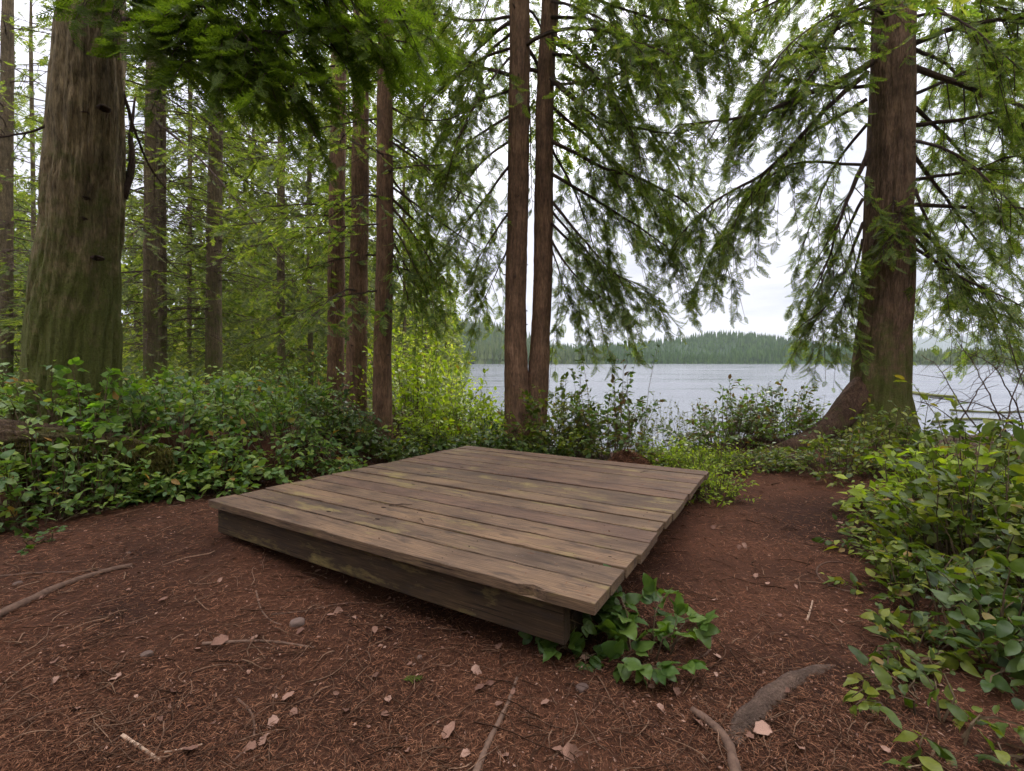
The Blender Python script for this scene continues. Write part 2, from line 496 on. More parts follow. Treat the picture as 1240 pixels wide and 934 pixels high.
def bank_dist(x, y):
    """Signed distance to the foot of the bank, positive on the wooded side."""
    x = np.asarray(x, float); y = np.asarray(y, float)
    best = np.full(np.broadcast(x, y).shape, 1e9)
    for (ax, ay), (bx, by) in zip(BANK[:-1], BANK[1:]):
        dx, dy = bx - ax, by - ay
        t = np.clip(((x - ax) * dx + (y - ay) * dy) / (dx * dx + dy * dy), 0, 1)
        best = np.minimum(best, np.hypot(x - ax - t * dx, y - ay - t * dy))
    xi = np.interp(y, BANK[:, 1], BANK[:, 0])
    return np.where(x < xi, best, -best)


def terr(x, y):
    x = np.asarray(x, float); y = np.asarray(y, float)
    s = bank_dist(x, y)
    z = -0.028 * np.clip(y - 1.6, 0, 6.5)
    z = z + 0.11 * smooth((-x - 0.7) / 1.6) * smooth((7 - y) / 3)
    z = z + 0.26 * smooth((x - 2.3) / 2.2) + 0.10 * smooth((x - 1.6) / 1.0) * smooth((2.6 - y) / 1.5)
    amp = 0.74 - 0.36 * smooth((y - 4.6) / 2.2)
    z = z + amp * smooth(s / 0.75)
    z = z + np.clip((s - 8) * 0.09, 0, 14) * smooth((y - 6) / 12)
    drop = smooth((y - 7.9) / 2.6) * smooth((0.3 - s) / 1.6)
    z = z - 1.7 * drop
    near = smooth((60 - np.hypot(x, y)) / 40)
    z = z + near * (0.035 * N1(x, y) + 0.02 * N2(x, y) + 0.013 * N3(x, y)) + 0.10 * N1(x * .6, y * .6) * smooth(s / 2) * near
    return z


def build_ground():
    n = 310
    u = np.linspace(-1, 1, n)
    k = 8.8
    xs = 1.15 * np.sinh(k * u) + 0.2
    ys = 1.15 * np.sinh(k * u) + 3.2
    X, Y = np.meshgrid(xs, ys)
    Z = terr(X, Y)
    V = np.stack([X, Y, Z], -1).reshape(-1, 3)
    i = np.arange(n - 1)[:, None] * n + np.arange(n - 1)[None]
    T = np.concatenate([np.stack([i, i + 1, i + n + 1], -1).reshape(-1, 3), np.stack([i, i + n + 1, i + n], -1).reshape(-1, 3)])
    a = Acc(); a.add(V, T)
    obj('ground', a.mesh('ground', M['ground'], True), None, 'reddish brown forest floor of needles and soil', 'ground', None, 'structure')


build_ground()

LAKE_Z = -0.78


def build_lake():
    a = Acc()
    xs = np.array([-400, -100, -30, 0, 30, 100, 400, 1500.]); ys = np.array([6, 20, 60, 150, 300, 600.])
    X, Y = np.meshgrid(xs, ys); n = len(xs)
    V = np.stack([X, Y, np.full_like(X, LAKE_Z)], -1).reshape(-1, 3)
    i = np.arange(len(ys) - 1)[:, None] * n + np.arange(n - 1)[None]
    a.add(V, np.concatenate([np.stack([i, i + 1, i + n + 1], -1).reshape(-1, 3), np.stack([i, i + n + 1, i + n], -1).reshape(-1, 3)]))
    obj('lake', a.mesh('lake', M['water']), None, 'rippled grey lake reaching to the wooded far shore', 'lake', None, 'structure')


build_lake()


def conifer_template(seed):
    r = np.random.default_rng(seed)
    V, T = [], []
    for z0, z1, rad in ((0.06, 0.5, 0.17), (0.28, 0.76, 0.13), (0.55, 1.0, 0.085)):
        k = 7
        b = len(V)
        for j in range(k):
            a = 2 * np.pi * j / k + r.uniform(-.2, .2)
            q = rad * r.uniform(0.65, 1.25)
            V.append((q * np.cos(a), q * np.sin(a), z0 + r.uniform(-.05, .05)))
        V.append((0, 0, z1))
        T += [(b + j, b + (j + 1) % k, b + k) for j in range(k)]
    return np.array(V), np.array(T)


CON = [conifer_template(s) for s in range(4)]


def far_hill(name, label, flabel, px0, px1, dist, depth, profile, ntree, tree_h, mat, seed):
    """A wooded hill across the lake. profile(px) = height in metres of the ridge above the lake."""
    r = np.random.default_rng(seed)
    x0, x1 = (px0 - 620) / FPX * dist, (px1 - 620) / FPX * dist
    nx, ny = 60, 24
    xs, vs_ = np.linspace(x0, x1, nx), np.linspace(0, 1, ny)
    wob = Noise(seed + 50, 0.02)

    def hz(x, v):
        px = x / dist * FPX + 620
        return LAKE_Z - 0.5 + profile(px) * smooth(v * 1.15) + (1.5 * wob(x, v * depth)) * np.minimum(1, v * 3) + 1.2 * smooth(v * 30)
    X, Vv = np.meshgrid(xs, vs_)
    Z = hz(X, Vv)
    P = np.stack([X * (1 + Vv * depth / dist), dist + Vv * depth, Z], -1).reshape(-1, 3)
    i = np.arange(ny - 1)[:, None] * nx + np.arange(nx - 1)[None]
    a = Acc(); a.add(P, np.concatenate([np.stack([i, i + 1, i + nx + 1], -1).reshape(-1, 3), np.stack([i, i + nx + 1, i + nx], -1).reshape(-1, 3)]))
    obj(name, a.mesh(name, M['hill'], True), None, label, 'hill', None, 'structure')
    f = Acc()
    v = np.concatenate([r.uniform(0.005, 0.06, ntree // 3), r.uniform(0.0, 1.0, ntree - ntree // 3)]); x = r.uniform(x0, x1, ntree)
    pos = np.stack([x * (1 + v * depth / dist), dist + v * depth, hz(x, v) - 0.5], -1)
    h = tree_h * r.uniform(0.55, 1.25, ntree) * (0.75 + 0.5 * smooth(0.5 + Noise(seed + 9, 0.03)(x, v * 200)))
    w = h * r.uniform(0.75, 1.2, ntree)
    for q in range(4):
        s = np.arange(ntree) % 4 == q
        R = np.zeros((s.sum(), 3, 3)); a_ = r.uniform(0, 6.28, s.sum())
        R[:, 0, 0] = np.cos(a_) * w[s]; R[:, 0, 1] = -np.sin(a_) * w[s]; R[:, 1, 0] = np.sin(a_) * w[s]; R[:, 1, 1] = np.cos(a_) * w[s]; R[:, 2, 2] = h[s]
        f.inst(*CON[q], R, pos[s])
    obj('forest', f.mesh('forest', mat), None, flabel, 'forest', None, 'stuff')


def prof(pts):
    xs, ys = zip(*pts)
    return lambda px: np.interp(px, xs, ys)


far_hill('hill', 'low wooded hill across the middle of the lake', 'dense conifer forest on the low hill across the lake', 640, 1090, 450, 260,
         prof([(640, 9), (720, 15), (800, 26), (870, 36), (930, 33), (1000, 22), (1090, 12)]), 4200, 11, M['far_wood'], 11)
far_hill('hill', 'steeper wooded hill behind the twin trunks', 'hazy green forest on the steep hill behind the twin trunks', 330, 730, 420, 300,
         prof([(330, 110), (450, 88), (540, 62), (600, 42), (660, 18), (730, 4)]), 3000, 13, M['far_olive'], 12)
far_hill('hill', 'olive wooded shore right of the big leaning cedar', 'olive green forest on the shore behind the bare brambles', 1060, 1420, 330, 160,
         prof([(1060, 3), (1150, 5), (1240, 7), (1420, 9)]), 1800, 10, M['far_olive'], 13)
far_hill('hill', 'distant blue mountain above the olive shore', 'forest on the distant blue mountain', 1040, 1400, 2600, 900,
         prof([(1040, 70), (1100, 150), (1150, 190), (1190, 165), (1260, 120), (1400, 80)]), 1500, 26, M['far_wood'], 14)

# ------------------------------------------------------------------ leaf, spray and blade templates


def frond_template(pairs, lobes, bend, seed, wid=0.04):
    """Flat fern-like conifer spray: unit length along +X, drooping towards -Z."""
    r = np.random.default_rng(seed)
    V, T = [], []

    def lance(p, d, l, w):
        d = np.array(d); n = np.array([-d[1], d[0]]); b = len(V); p = np.array(p)
        z = r.uniform(-.04, .04)
        for q, zz in ((p + n * w, 0), (p + d * l, z), (p - n * w, 0)):
            V.append((q[0], q[1], zz))
        T.append((b, b + 1, b + 2))

    def lobe(p, d, l, w):
        d = np.array(d); n = np.array([-d[1], d[0]]); b = len(V); p = np.array(p)
        for q in (p + n * w, p + d * l, p - n * w):
            V.append((q[0], q[1], r.uniform(-.015, .015)))
        T.append((b, b + 1, b + 2))
    lance((0, 0), (1, 0), 1.0, 0.012)
    for i in range(pairs):
        t = 0.08 + 0.86 * i / (pairs - 1)
        for sgn in (-1, 1):
            l = (0.42 * (1 - t) ** 0.75 + 0.07) * r.uniform(0.75, 1.15) * (0.55 + 0.9 * min(t * 2.2, 0.5))
            a = math.radians(r.uniform(38, 58)) * sgn
            d = (math.cos(a), math.sin(a)); p = (t + (0.03 if sgn > 0 else 0), 0)
            lance(p, d, l, wid)
            if lobes and l > 0.15:
                for q, s2 in ((0.32, 1), (0.55, -1)):
                    a2 = a + s2 * math.radians(38)
                    lobe((p[0] + d[0] * l * q, p[1] + d[1] * l * q), (math.cos(a2), math.sin(a2)), l * 0.5, 0.023)
    V = np.array(V)
    V[:, 2] -= bend * V[:, 0] ** 2 + 0.25 * V[:, 1] ** 2
    return V, np.array(T)


FR_HI = [frond_template(9, True, b, s, 0.027) for s, b in enumerate((0.15, 0.35, 0.55))]
FR_MD = [frond_template(6, False, b, s + 5, 0.075) for s, b in enumerate((0.15, 0.35, 0.5))]
FR_LO = [frond_template(4, False, b, s + 9, 0.13) for s, b in enumerate((0.1, 0.3))]


def leaf_template(width, fold, curl, serr=0.0, seed=0, n=5):
    """Ovate leaf, unit length along +X, folded at the midrib and curling down at the tip."""
    r = np.random.default_rng(seed)
    t = np.linspace(0, 1, n + 1)
    V, T = [], []
    p1, p2 = r.uniform(0, 6.28, 2)
    wv = lambda q: math.sin(9 * q + p1) * .6 + math.sin(15 * q + p2) * .4
    for i, q in enumerate(t):
        w = width * (math.sin(math.pi * q ** 0.72) ** 0.8 if 0 < q < 1 else 0)
        w *= 1 + (serr if i % 2 else -serr)
        z = -curl * q * q
        V.append((q, 0, z)); V.append((q - 0.02, w, z + fold * w + .05 * wv(q))); V.append((q - 0.02, -w, z + fold * w + .05 * wv(q + .37)))
    for i in range(n):
        a, b = 3 * i, 3 * i + 3
        for tri in ((a, b, b + 1), (a, b + 1, a + 1), (a, a + 2, b + 2), (a, b + 2, b)):
            T.append(tri)
    T = [x for x in T if len({tuple(np.round(V[k], 5)) for k in x}) == 3]
    return np.array(V), np.array(T)


LEAF = {
    'salal': [leaf_template(0.28, 0.25, 0.22, 0, 1, 3), leaf_template(0.26, 0.45, 0.10, 0, 2, 3), leaf_template(0.30, 0.12, 0.38, 0, 3, 3)],
    'bramble': [leaf_template(0.36, 0.22, 0.20, 0, 4, 5), leaf_template(0.38, 0.35, 0.30, 0, 5, 5), leaf_template(0.33, 0.12, 0.12, 0, 6, 5)],
    'small': [leaf_template(0.24, 0.2, 0.15, 0, 7, 2), leaf_template(0.28, 0.3, 0.25, 0, 8, 2)],
}
LEAF_FINE = {
    'salal': [leaf_template(0.27, 0.25, 0.22, 0, 1, 9), leaf_template(0.25, 0.45, 0.10, 0, 2, 9), leaf_template(0.29, 0.12, 0.38, 0, 3, 9)],
    'bramble': [leaf_template(0.36, 0.22, 0.20, 0.025, 4, 12), leaf_template(0.38, 0.35, 0.30, 0.025, 5, 12), leaf_template(0.33, 0.12, 0.12, 0.025, 6, 12)],
    'small': LEAF['small'],
}
LEAF_MESH = {}



def leaf_mesh(kind, k, mat):
    key = (kind, k, mat.name)
    if key not in LEAF_MESH:
        a = Acc(); a.add(*LEAF_FINE[kind][k]); LEAF_MESH[key] = a.mesh('leaf', mat, True)
    return LEAF_MESH[key]


# ------------------------------------------------------------------ trees
def place_fronds(acc, F, tmpl, rng):
    if not F:
        return
    pos = np.concatenate([f[0] for f in F]); d = np.concatenate([f[1] for f in F]); n = np.concatenate([f[2] for f in F]); s = np.concatenate([f[3] for f in F])
    R = frames(d, n) * s[:, None, None]
    k = rng.integers(0, len(tmpl), len(pos))
    for q, (tv, tt) in enumerate(tmpl):
        m = k == q
        acc.inst(tv, tt, R[m], pos[m])


def grow(rng, P, r0, wood, F, spacing=0.13, sub=0.55, fl=0.20, nf=7, droop=0.8, start=0.18, bare=0.0, segs=5, substem=True, fan=0.8):
    """A limb along polyline P with side branchlets carrying drooping sprays. Returns (verts, tris) of the limb itself."""
    n = max(6, int(len(P) * 4))
    Q, L = resample(P, n)
    Q = Q + np.cumsum(rng.normal(0, 0.006, Q.shape), axis=0) * min(1, L)
    limb = tube(Q, np.linspace(r0, max(r0 * 0.18, 0.004), n), segs)
    T = nrm(np.gradient(Q, axis=0))
    ss = np.arange(start * L, L, spacing)
    ss = ss + rng.uniform(-.4, .4, len(ss)) * spacing
    for i, s in enumerate(ss):
        if rng.random() < bare:
            continue
        f = np.clip(s / L, 0, 1); x = f * (n - 1); k = min(int(x), n - 2); w = x - k
        p0 = Q[k] * (1 - w) + Q[k + 1] * w; t = T[k]
        side = 1 if i % 2 else -1
        h = nrm(np.cross(t, UP)) * side
        a = math.radians(rng.uniform(35, 75))
        d0 = nrm(t * math.cos(a) + h * math.sin(a) * fan + UP * rng.uniform(-.35, .12))
        l = sub * rng.uniform(0.55, 1.25) * (0.45 + 0.75 * math.sin(math.pi * min(0.95, 0.15 + f * 0.8)))
        dr = droop * rng.uniform(0.5, 1.3)
        tt = np.linspace(0, 1, 4)[:, None]
        C = p0 + d0 * l * tt - UP * dr * l * tt ** 2
        if substem:
            wood.add(*tube(C[[0, 2, 3]], [max(0.006, r0 * 0.25), .0042, .0028], 3))
        m = max(2, int(nf * l / sub + rng.uniform(0, 1)))
        q = rng.uniform(0.1, 1.0, m)[:, None]; q[0] = 1.0
        pos = p0 + d0 * l * q - UP * dr * l * q ** 2
        tg = nrm(d0 - UP * 2 * dr * q)
        lat = nrm(np.cross(tg, UP) + rng.normal(0, .15, (m, 3))) * rng.choice([-1, 1], m)[:, None]
        dd = nrm(tg + lat * rng.uniform(0.1, 1.0, (m, 1)) - UP * rng.uniform(0, 0.9, (m, 1)) * droop + rng.normal(0, .12, (m, 3)))
        nn = nrm(np.cross(dd, nrm(np.cross(dd, UP) + 1e-4)) * 1.0 + rng.normal(0, .45, (m, 3)))
        F.append((pos, dd, nn, fl * rng.uniform(0.6, 1.3, m)))
    return limb


def bark_disp(rng, theta, z, amp, k=14):
    """Vertical ridges that wander and break: a radius factor per (ring, segment)."""
    th = theta[None]; zz = z[:, None]
    cx, cy = np.cos(th), np.sin(th)
    o = np.zeros((len(z), len(theta)))
    for fq, wt in ((k * .55, 1.0), (k * 1.1, .55)):
        acc = np.zeros_like(o)
        for _ in range(9):
            ph = rng.uniform(0, 6.28, 2); q = fq * rng.uniform(.6, 1.5)
            kx = rng.normal(0, 1, 2); kx = kx / np.linalg.norm(kx) * q
            acc += np.sin(cx * kx[0] + cy * kx[1] + zz * rng.normal(0, 1.6) + ph[0] + .8 * np.sin(zz * rng.uniform(1.5, 5) + ph[1]))
        o += wt * np.minimum(np.abs(acc) / 2.2, 1.0)
    o = o / 1.55 - 0.55
    lump = 0.5 * np.sin(3 * th + 1.3 * zz + rng.uniform(0, 6)) + 0.4 * np.sin(2 * th - 0.8 * zz + rng.uniform(0, 6))
    return 1 + amp * (o * 1.3 + 0.35 * lump)


def trunk_mesh(rng, P, R, segs, rings, amp, flare=0.0, flare_h=0.8, lobes=5, buttress=()):
    Q, L = resample(P, rings)
    s = np.linspace(0, 1, rings)
    cp = np.concatenate([[0], np.cumsum(np.linalg.norm(np.diff(np.asarray(P, float), axis=0), axis=1))])
    rad = np.interp(s, np.linspace(0, 1, len(R)) if len(R) != len(cp) else cp / cp[-1], R)
    th = np.arange(segs) * 2 * np.pi / segs
    z = s * L
    disp = bark_disp(rng, th, z * (0.5 / max(R)), amp)
    if flare:
        fz = np.exp(-z / flare_h)[:, None]
        disp = disp + fz * flare * (0.7 + 0.6 * np.cos(lobes * th + 1.0)[None] + 0.3 * np.cos((lobes - 2) * th + 2)[None])
    for ang, am, hh, wd in buttress:
        da = np.abs((th - ang + np.pi) % (2 * np.pi) - np.pi)
        disp = disp + am * np.exp(-z / hh)[:, None] * np.exp(-(da / wd) ** 2)[None]
    return tube(Q, rad, segs, disp)


def px_line(pts):
    return [W(*p) for p in pts]


class Tree:
    def __init__(self, name, label, base, cat='tree', group=None, seed=0):
        self.base = np.asarray(base, float)
        self.o = thing(name, base, label, cat, group)
        self.rng = np.random.default_rng(seed)
        self.F, self.wood = [], Acc()

    def trunk(self, P, R, mat, segs=40, rings=80, amp=0.06, flare=0.0, flare_h=0.6, name='trunk', lobes=5, buttress=()):
        a = Acc(); a.add(*trunk_mesh(self.rng, P, R, segs, rings, amp, flare, flare_h, lobes, buttress))
        self.axis, _ = resample(P, 60)
        return obj(name, a.mesh(name, mat, True, self.base), self.o)

    def limb(self, P, r0, own=True, **kw):
        v = grow(self.rng, np.asarray(P), r0, self.wood, self.F, **kw)
        if own:
            a = Acc(); a.add(*v); obj('branch', a.mesh('branch', M['limb'], True, self.base), self.o)
        else:
            self.wood.add(*v)

    def stubs(self, n, r, z0, z1):
        """Short dead branch stubs left on the trunk."""
        g = self.rng; a = Acc()
        for _ in range(n):
            p = self.at_z(g.uniform(z0, z1)); th = g.uniform(0, 6.28)
            d = np.array([math.cos(th), math.sin(th), g.uniform(-.2, .3)]); l = g.uniform(.01, .09)
            a.add(*tube([p + d * r * .6, p + d * (r + l * .5), p + d * (r + l)], [.02, .011, .006], 5))
        obj('branch_stubs', a.mesh('branch_stubs', M['limb'], True, self.base), self.o, kind='stuff')

    def at_z(self, z):
        i = int(np.argmin(np.abs(self.axis[:, 2] - z)))
        return self.axis[i]

    def whorl(self, z0, z1, n, length, r0, rise=0.25, sag=0.5, az=None, own=False, **kw):
        """Random limbs between two heights that leave the trunk, sag and lift at the tip."""
        g = self.rng
        for i in range(n):
            z = z0 + (z1 - z0) * (i + g.random()) / n
            p = self.at_z(z)
            a = g.uniform(0, 2 * np.pi) if az is None else math.radians(g.uniform(*az))
            L = length * g.uniform(0.6, 1.2)
            d = np.array([math.sin(a), math.cos(a), 0]); up = rise * g.uniform(0.2, 1.4); sg = sag * g.uniform(0.5, 1.4)
            q = np.linspace(0, 1, 5)
            side = np.array([d[1], -d[0], 0]) * g.uniform(-.25, .25)
            P = [p + d * L * t + side * L * t * t + UP * L * (up * t - (up + sg) * t * t + 0.35 * sg * t ** 4) for t in q]
            self.limb(P, r0 * g.uniform(0.6, 1.2), own, **kw)

    def finish(self, mat, tmpl, high=None):
        if self.wood.n:
            obj('branchlets', self.wood.mesh('branchlets', M['limb'], False, self.base), self.o, kind='stuff')
        if self.F:
            a = Acc()
            lo = self.F[:self.split] if high else self.F
            place_fronds(a, lo, tmpl, self.rng)
            if high:
                place_fronds(a, self.F[self.split:], high, self.rng)
            obj('crown', a.mesh('crown', mat, False, self.base), self.o, kind='stuff')


def root_part(tree, P, R, mat, rng):
    a = Acc(); a.add(*trunk_mesh(rng, P, R, 18, 30, 0.12)); obj('root', a.mesh('root', mat, True, tree.base), tree.o)


def build_mossy_tree():
    d = 5.2
    b = W(86, 505, d); b[2] = float(terr(b[0], b[1])) - 0.05
    t = Tree('conifer_tree', 'massive mossy furrowed trunk of the old tree on the bank', b, seed=21)
    P = [b, W(89, 430, d), W(95, 330, d), W(104, 200, d), W(111, 0, d), W(116, -250, d + .1), W(118, -560, d + .2)]
    t.trunk(P, [0.44, 0.39, 0.355, 0.315, 0.275, 0.23, 0.16], M['bark_moss'], 140, 200, 0.12, 0.18, 0.3)
    # knots where limbs broke off
    g = t.rng
    for px, py in ((104, 138), (126, 130), (103, 240), (100, 265), (118, 312), (84, 330)):
        c = W(px, py, d - 0.225)
        a = Acc(); q = nrm(c - np.array([0, 0, CAM_Z]))
        v, tt = tube([c + q * .08, c + q * .02, c - q * .01, c + q * .004], [0.06, 0.05, 0.034, 0.010], 14)
        v = v + g.normal(0, .005, v.shape); v[:, 2] = c[2] + (v[:, 2] - c[2]) * .5; a.add(v, tt)
        obj('knot', a.mesh('knot', M['limb'], True, b), t.o)
    hi = dict(spacing=0.065, sub=0.5, fl=0.2, nf=13, droop=0.75)
    for pts, r in (
        ([(150, 27, 5.1), (205, 30, 4.9), (260, 36, 4.6), (350, 40, 4.3), (450, 30, 4.2)], .04),
        ([(152, 62, 5.1), (205, 64, 4.8), (255, 68, 4.5), (330, 82, 4.2), (400, 95, 4.0)], .035),
        ([(148, -40, 5.1), (230, -45, 4.6), (330, -35, 4.2), (440, 0, 4.0), (520, 25, 4.0)], .04),
        ([(148, -110, 5.1), (260, -120, 4.4), (370, -90, 4.0), (470, -60, 3.9)], .04),
        ([(150, -10, 5.1), (210, 0, 4.5), (270, 20, 4.1), (310, 60, 3.9)], .03),
        ([(150, -60, 5.1), (230, -60, 4.9), (330, -30, 4.8), (430, 40, 4.7), (500, 55, 4.7)], .03),
        ([(130, -60, 4.9), (140, -45, 4.4), (150, -10, 4.1)], .025),
        ([(120, -90, 4.9), (118, -80, 4.5), (122, -40, 4.2)], .025),
    ):
        t.limb(px_line(pts), r, **hi)
    t.limb(px_line([(72, 120, 5.2), (64, 148, 5.0), (40, 160, 4.9), (0, 168, 4.7), (-60, 172, 4.6)]), .018, spacing=.3, sub=.25, nf=2, fl=.1, droop=.3)
    t.limb(px_line([(150, 110, 5.3), (165, 165, 5.4), (190, 215, 5.6), (235, 260, 5.9)]), .02, spacing=.3, sub=.3, nf=2, fl=.1, droop=.4)
    t.limb(px_line([(150, 240, 5.4), (162, 205, 5.5), (165, 160, 5.6), (170, 120, 5.7)]), .05, spacing=.5, sub=.3, nf=2, fl=.1, droop=.4)
    t.split = len(t.F)
    t.whorl(7.0, 11.5, 10, 2.6, .04, spacing=.16, sub=.6, fl=.26, nf=6)
    t.finish(M['cedar_near'], FR_HI, FR_MD)


def build_twin_tree():
    d = 7.4
    b = W(634, 530, d); b[2] = float(terr(b[0], b[1])) - 0.08
    t = Tree('twin_cedar', 'reddish cedar with two trunks forking near the ground behind the platform', b, seed=31)
    P1 = [b + [-.05, 0, 0], W(626, 470, d), W(624, 400, d), W(627, 250, d), W(629, 90, d), W(629, -60, d), W(632, -330, d), W(636, -640, d)]
    P2 = [b + [.14, .04, 0], W(650, 480, d + .05), W(655, 400, d + .1), W(658, 290, d + .12), W(660, 120, d + .12), W(668, -40, d + .15), W(672, -330, d + .15), W(676, -600, d + .2)]
    t.trunk(P2, [0.19, 0.165, 0.15, 0.143, 0.135, 0.125, 0.095, 0.06], M['bark_red'], 44, 130, 0.11, 0.25, 0.3)
    t.trunk(P1, [0.23, 0.185, 0.165, 0.158, 0.155, 0.15, 0.115, 0.07], M['bark_red'], 48, 140, 0.11, 0.3, 0.35)
    t.stubs(26, .15, .8, 7.0)
    k = dict(spacing=0.10, sub=0.70, fl=0.20, nf=13, droop=1.0)
    R = [
        ([(666, 96, 7.4), (718, 138, 7.1), (770, 152, 6.9), (812, 158, 6.7), (850, 150, 6.6)], .034),
        ([(668, 172, 7.4), (729, 206, 7.2), (772, 221, 7.0), (828, 250, 6.9), (870, 290, 6.9)], .032),
        ([(668, 210, 7.4), (739, 253, 7.4), (804, 296, 7.3), (835, 330, 7.2)], .03),
        ([(690, 130, 7.5), (732, 188, 7.7), (775, 222, 7.9), (820, 262, 8.0)], .026),
        ([(668, 103, 7.4), (739, 93, 7.0), (780, 68, 6.8), (815, 45, 6.7)], .024),
        ([(668, 66, 7.4), (718, 70, 7.6), (787, 56, 7.8), (850, 60, 7.9)], .024),
        ([(668, -30, 7.4), (725, 0, 7.2), (783, 18, 7.0), (825, 28, 6.9), (880, 70, 6.9)], .028),
        ([(668, 245, 7.4), (700, 285, 7.3), (735, 325, 7.2), (765, 345, 7.1)], .028),
        ([(668, 270, 7.4), (700, 300, 7.6), (745, 330, 7.8), (790, 350, 7.9)], .024),
        ([(668, -90, 7.4), (740, -70, 7.0), (820, -20, 6.7), (890, 30, 6.6)], .03),
        ([(668, 130, 7.5), (720, 175, 8.2), (790, 240, 8.8), (850, 310, 9.2)], .028),
        ([(668, 20, 7.4), (730, 30, 8.0), (800, 95, 8.4), (860, 170, 8.6)], .028),
        ([(668, 180, 7.5), (700, 240, 8.0), (720, 300, 8.3), (730, 345, 8.4)], .024),
        ([(668, -60, 7.4), (760, -40, 7.6), (850, 10, 7.7), (915, 60, 7.8)], .026),
        ([(668, 40, 7.4), (700, 70, 6.9), (745, 120, 6.6), (780, 190, 6.4)], .024),
        ([(668, -70, 7.4), (720, -60, 8.2), (790, -10, 8.8), (850, 60, 9.2)], .026),
        ([(668, 0, 7.4), (710, 10, 6.8), (760, 40, 6.4), (800, 90, 6.2)], .024),
        ([(668, -110, 7.4), (720, -110, 7.0), (790, -80, 6.8), (860, -30, 6.7)], .026),
        ([(668, 60, 7.5), (740, 110, 8.4), (810, 190, 9.0), (850, 250, 9.3)], .026),
        ([(668, 290, 7.4), (695, 330, 7.3), (725, 358, 7.2), (755, 372, 7.2)], .022),
        ([(668, 255, 7.5), (715, 310, 7.5), (760, 345, 7.5), (800, 360, 7.5)], .022),
        ([(668, 300, 7.5), (680, 345, 7.6), (690, 375, 7.7)], .016),
    ]
    for pts, r in R:
        t.limb(px_line(pts), r, **k)
    Lf = [
        ([(618, 92, 7.4), (574, 79, 7.2), (547, 62, 7.0), (513, 40, 6.9)], .032),
        ([(618, 60, 7.4), (580, 75, 7.6), (535, 110, 7.8), (500, 150, 7.9)], .024),
        ([(618, 140, 7.4), (575, 165, 7.3), (540, 200, 7.2), (515, 240, 7.2)], .024),
        ([(618, 200, 7.4), (590, 235, 7.5), (560, 275, 7.7), (540, 310, 7.8)], .024),
        ([(618, 255, 7.4), (596, 290, 7.4), (570, 330, 7.4)], .02),
        ([(618, 20, 7.4), (570, 20, 7.0), (520, 10, 6.7), (480, 20, 6.6)], .026),
        ([(618, -30, 7.4), (560, -30, 7.8), (500, 10, 8.1)], .026),
        ([(618, 290, 7.5), (600, 330, 8.0), (582, 370, 8.3)], .018),
        ([(618, -60, 7.4), (570, -50, 7.0), (520, -20, 6.8), (490, 30, 6.7)], .024),
        ([(618, -90, 7.4), (580, -80, 8.2), (540, -20, 8.8), (520, 60, 9.0)], .024),
        ([(618, 40, 7.4), (590, 70, 8.4), (560, 130, 9.0), (545, 190, 9.3)], .024),
        ([(618, 170, 7.5), (580, 200, 8.2), (545, 250, 8.6), (520, 300, 8.8)], .022),
        ([(618, 110, 7.5), (570, 130, 8.2), (520, 190, 8.7), (490, 240, 8.9)], .024),
        ([(618, 70, 7.5), (585, 110, 7.0), (555, 160, 6.7), (540, 200, 6.6)], .02),
        ([(640, -20, 7.4), (635, 0, 8.0), (640, 60, 8.6), (645, 130, 8.9)], .02),
        ([(640, 90, 7.5), (640, 120, 8.0), (642, 180, 8.4), (643, 250, 8.6)], .02),
    ]
    k2 = dict(k); k2.update(nf=11, spacing=.10, sub=.6)
    for pts, r in Lf:
        t.limb(px_line(pts), r, **k2)
    t.split = len(t.F)
    t.whorl(5.5, 10.5, 16, 2.2, .03, spacing=.17, sub=.6, fl=.28, nf=6)
    t.finish(M['cedar'], FR_HI, FR_MD)


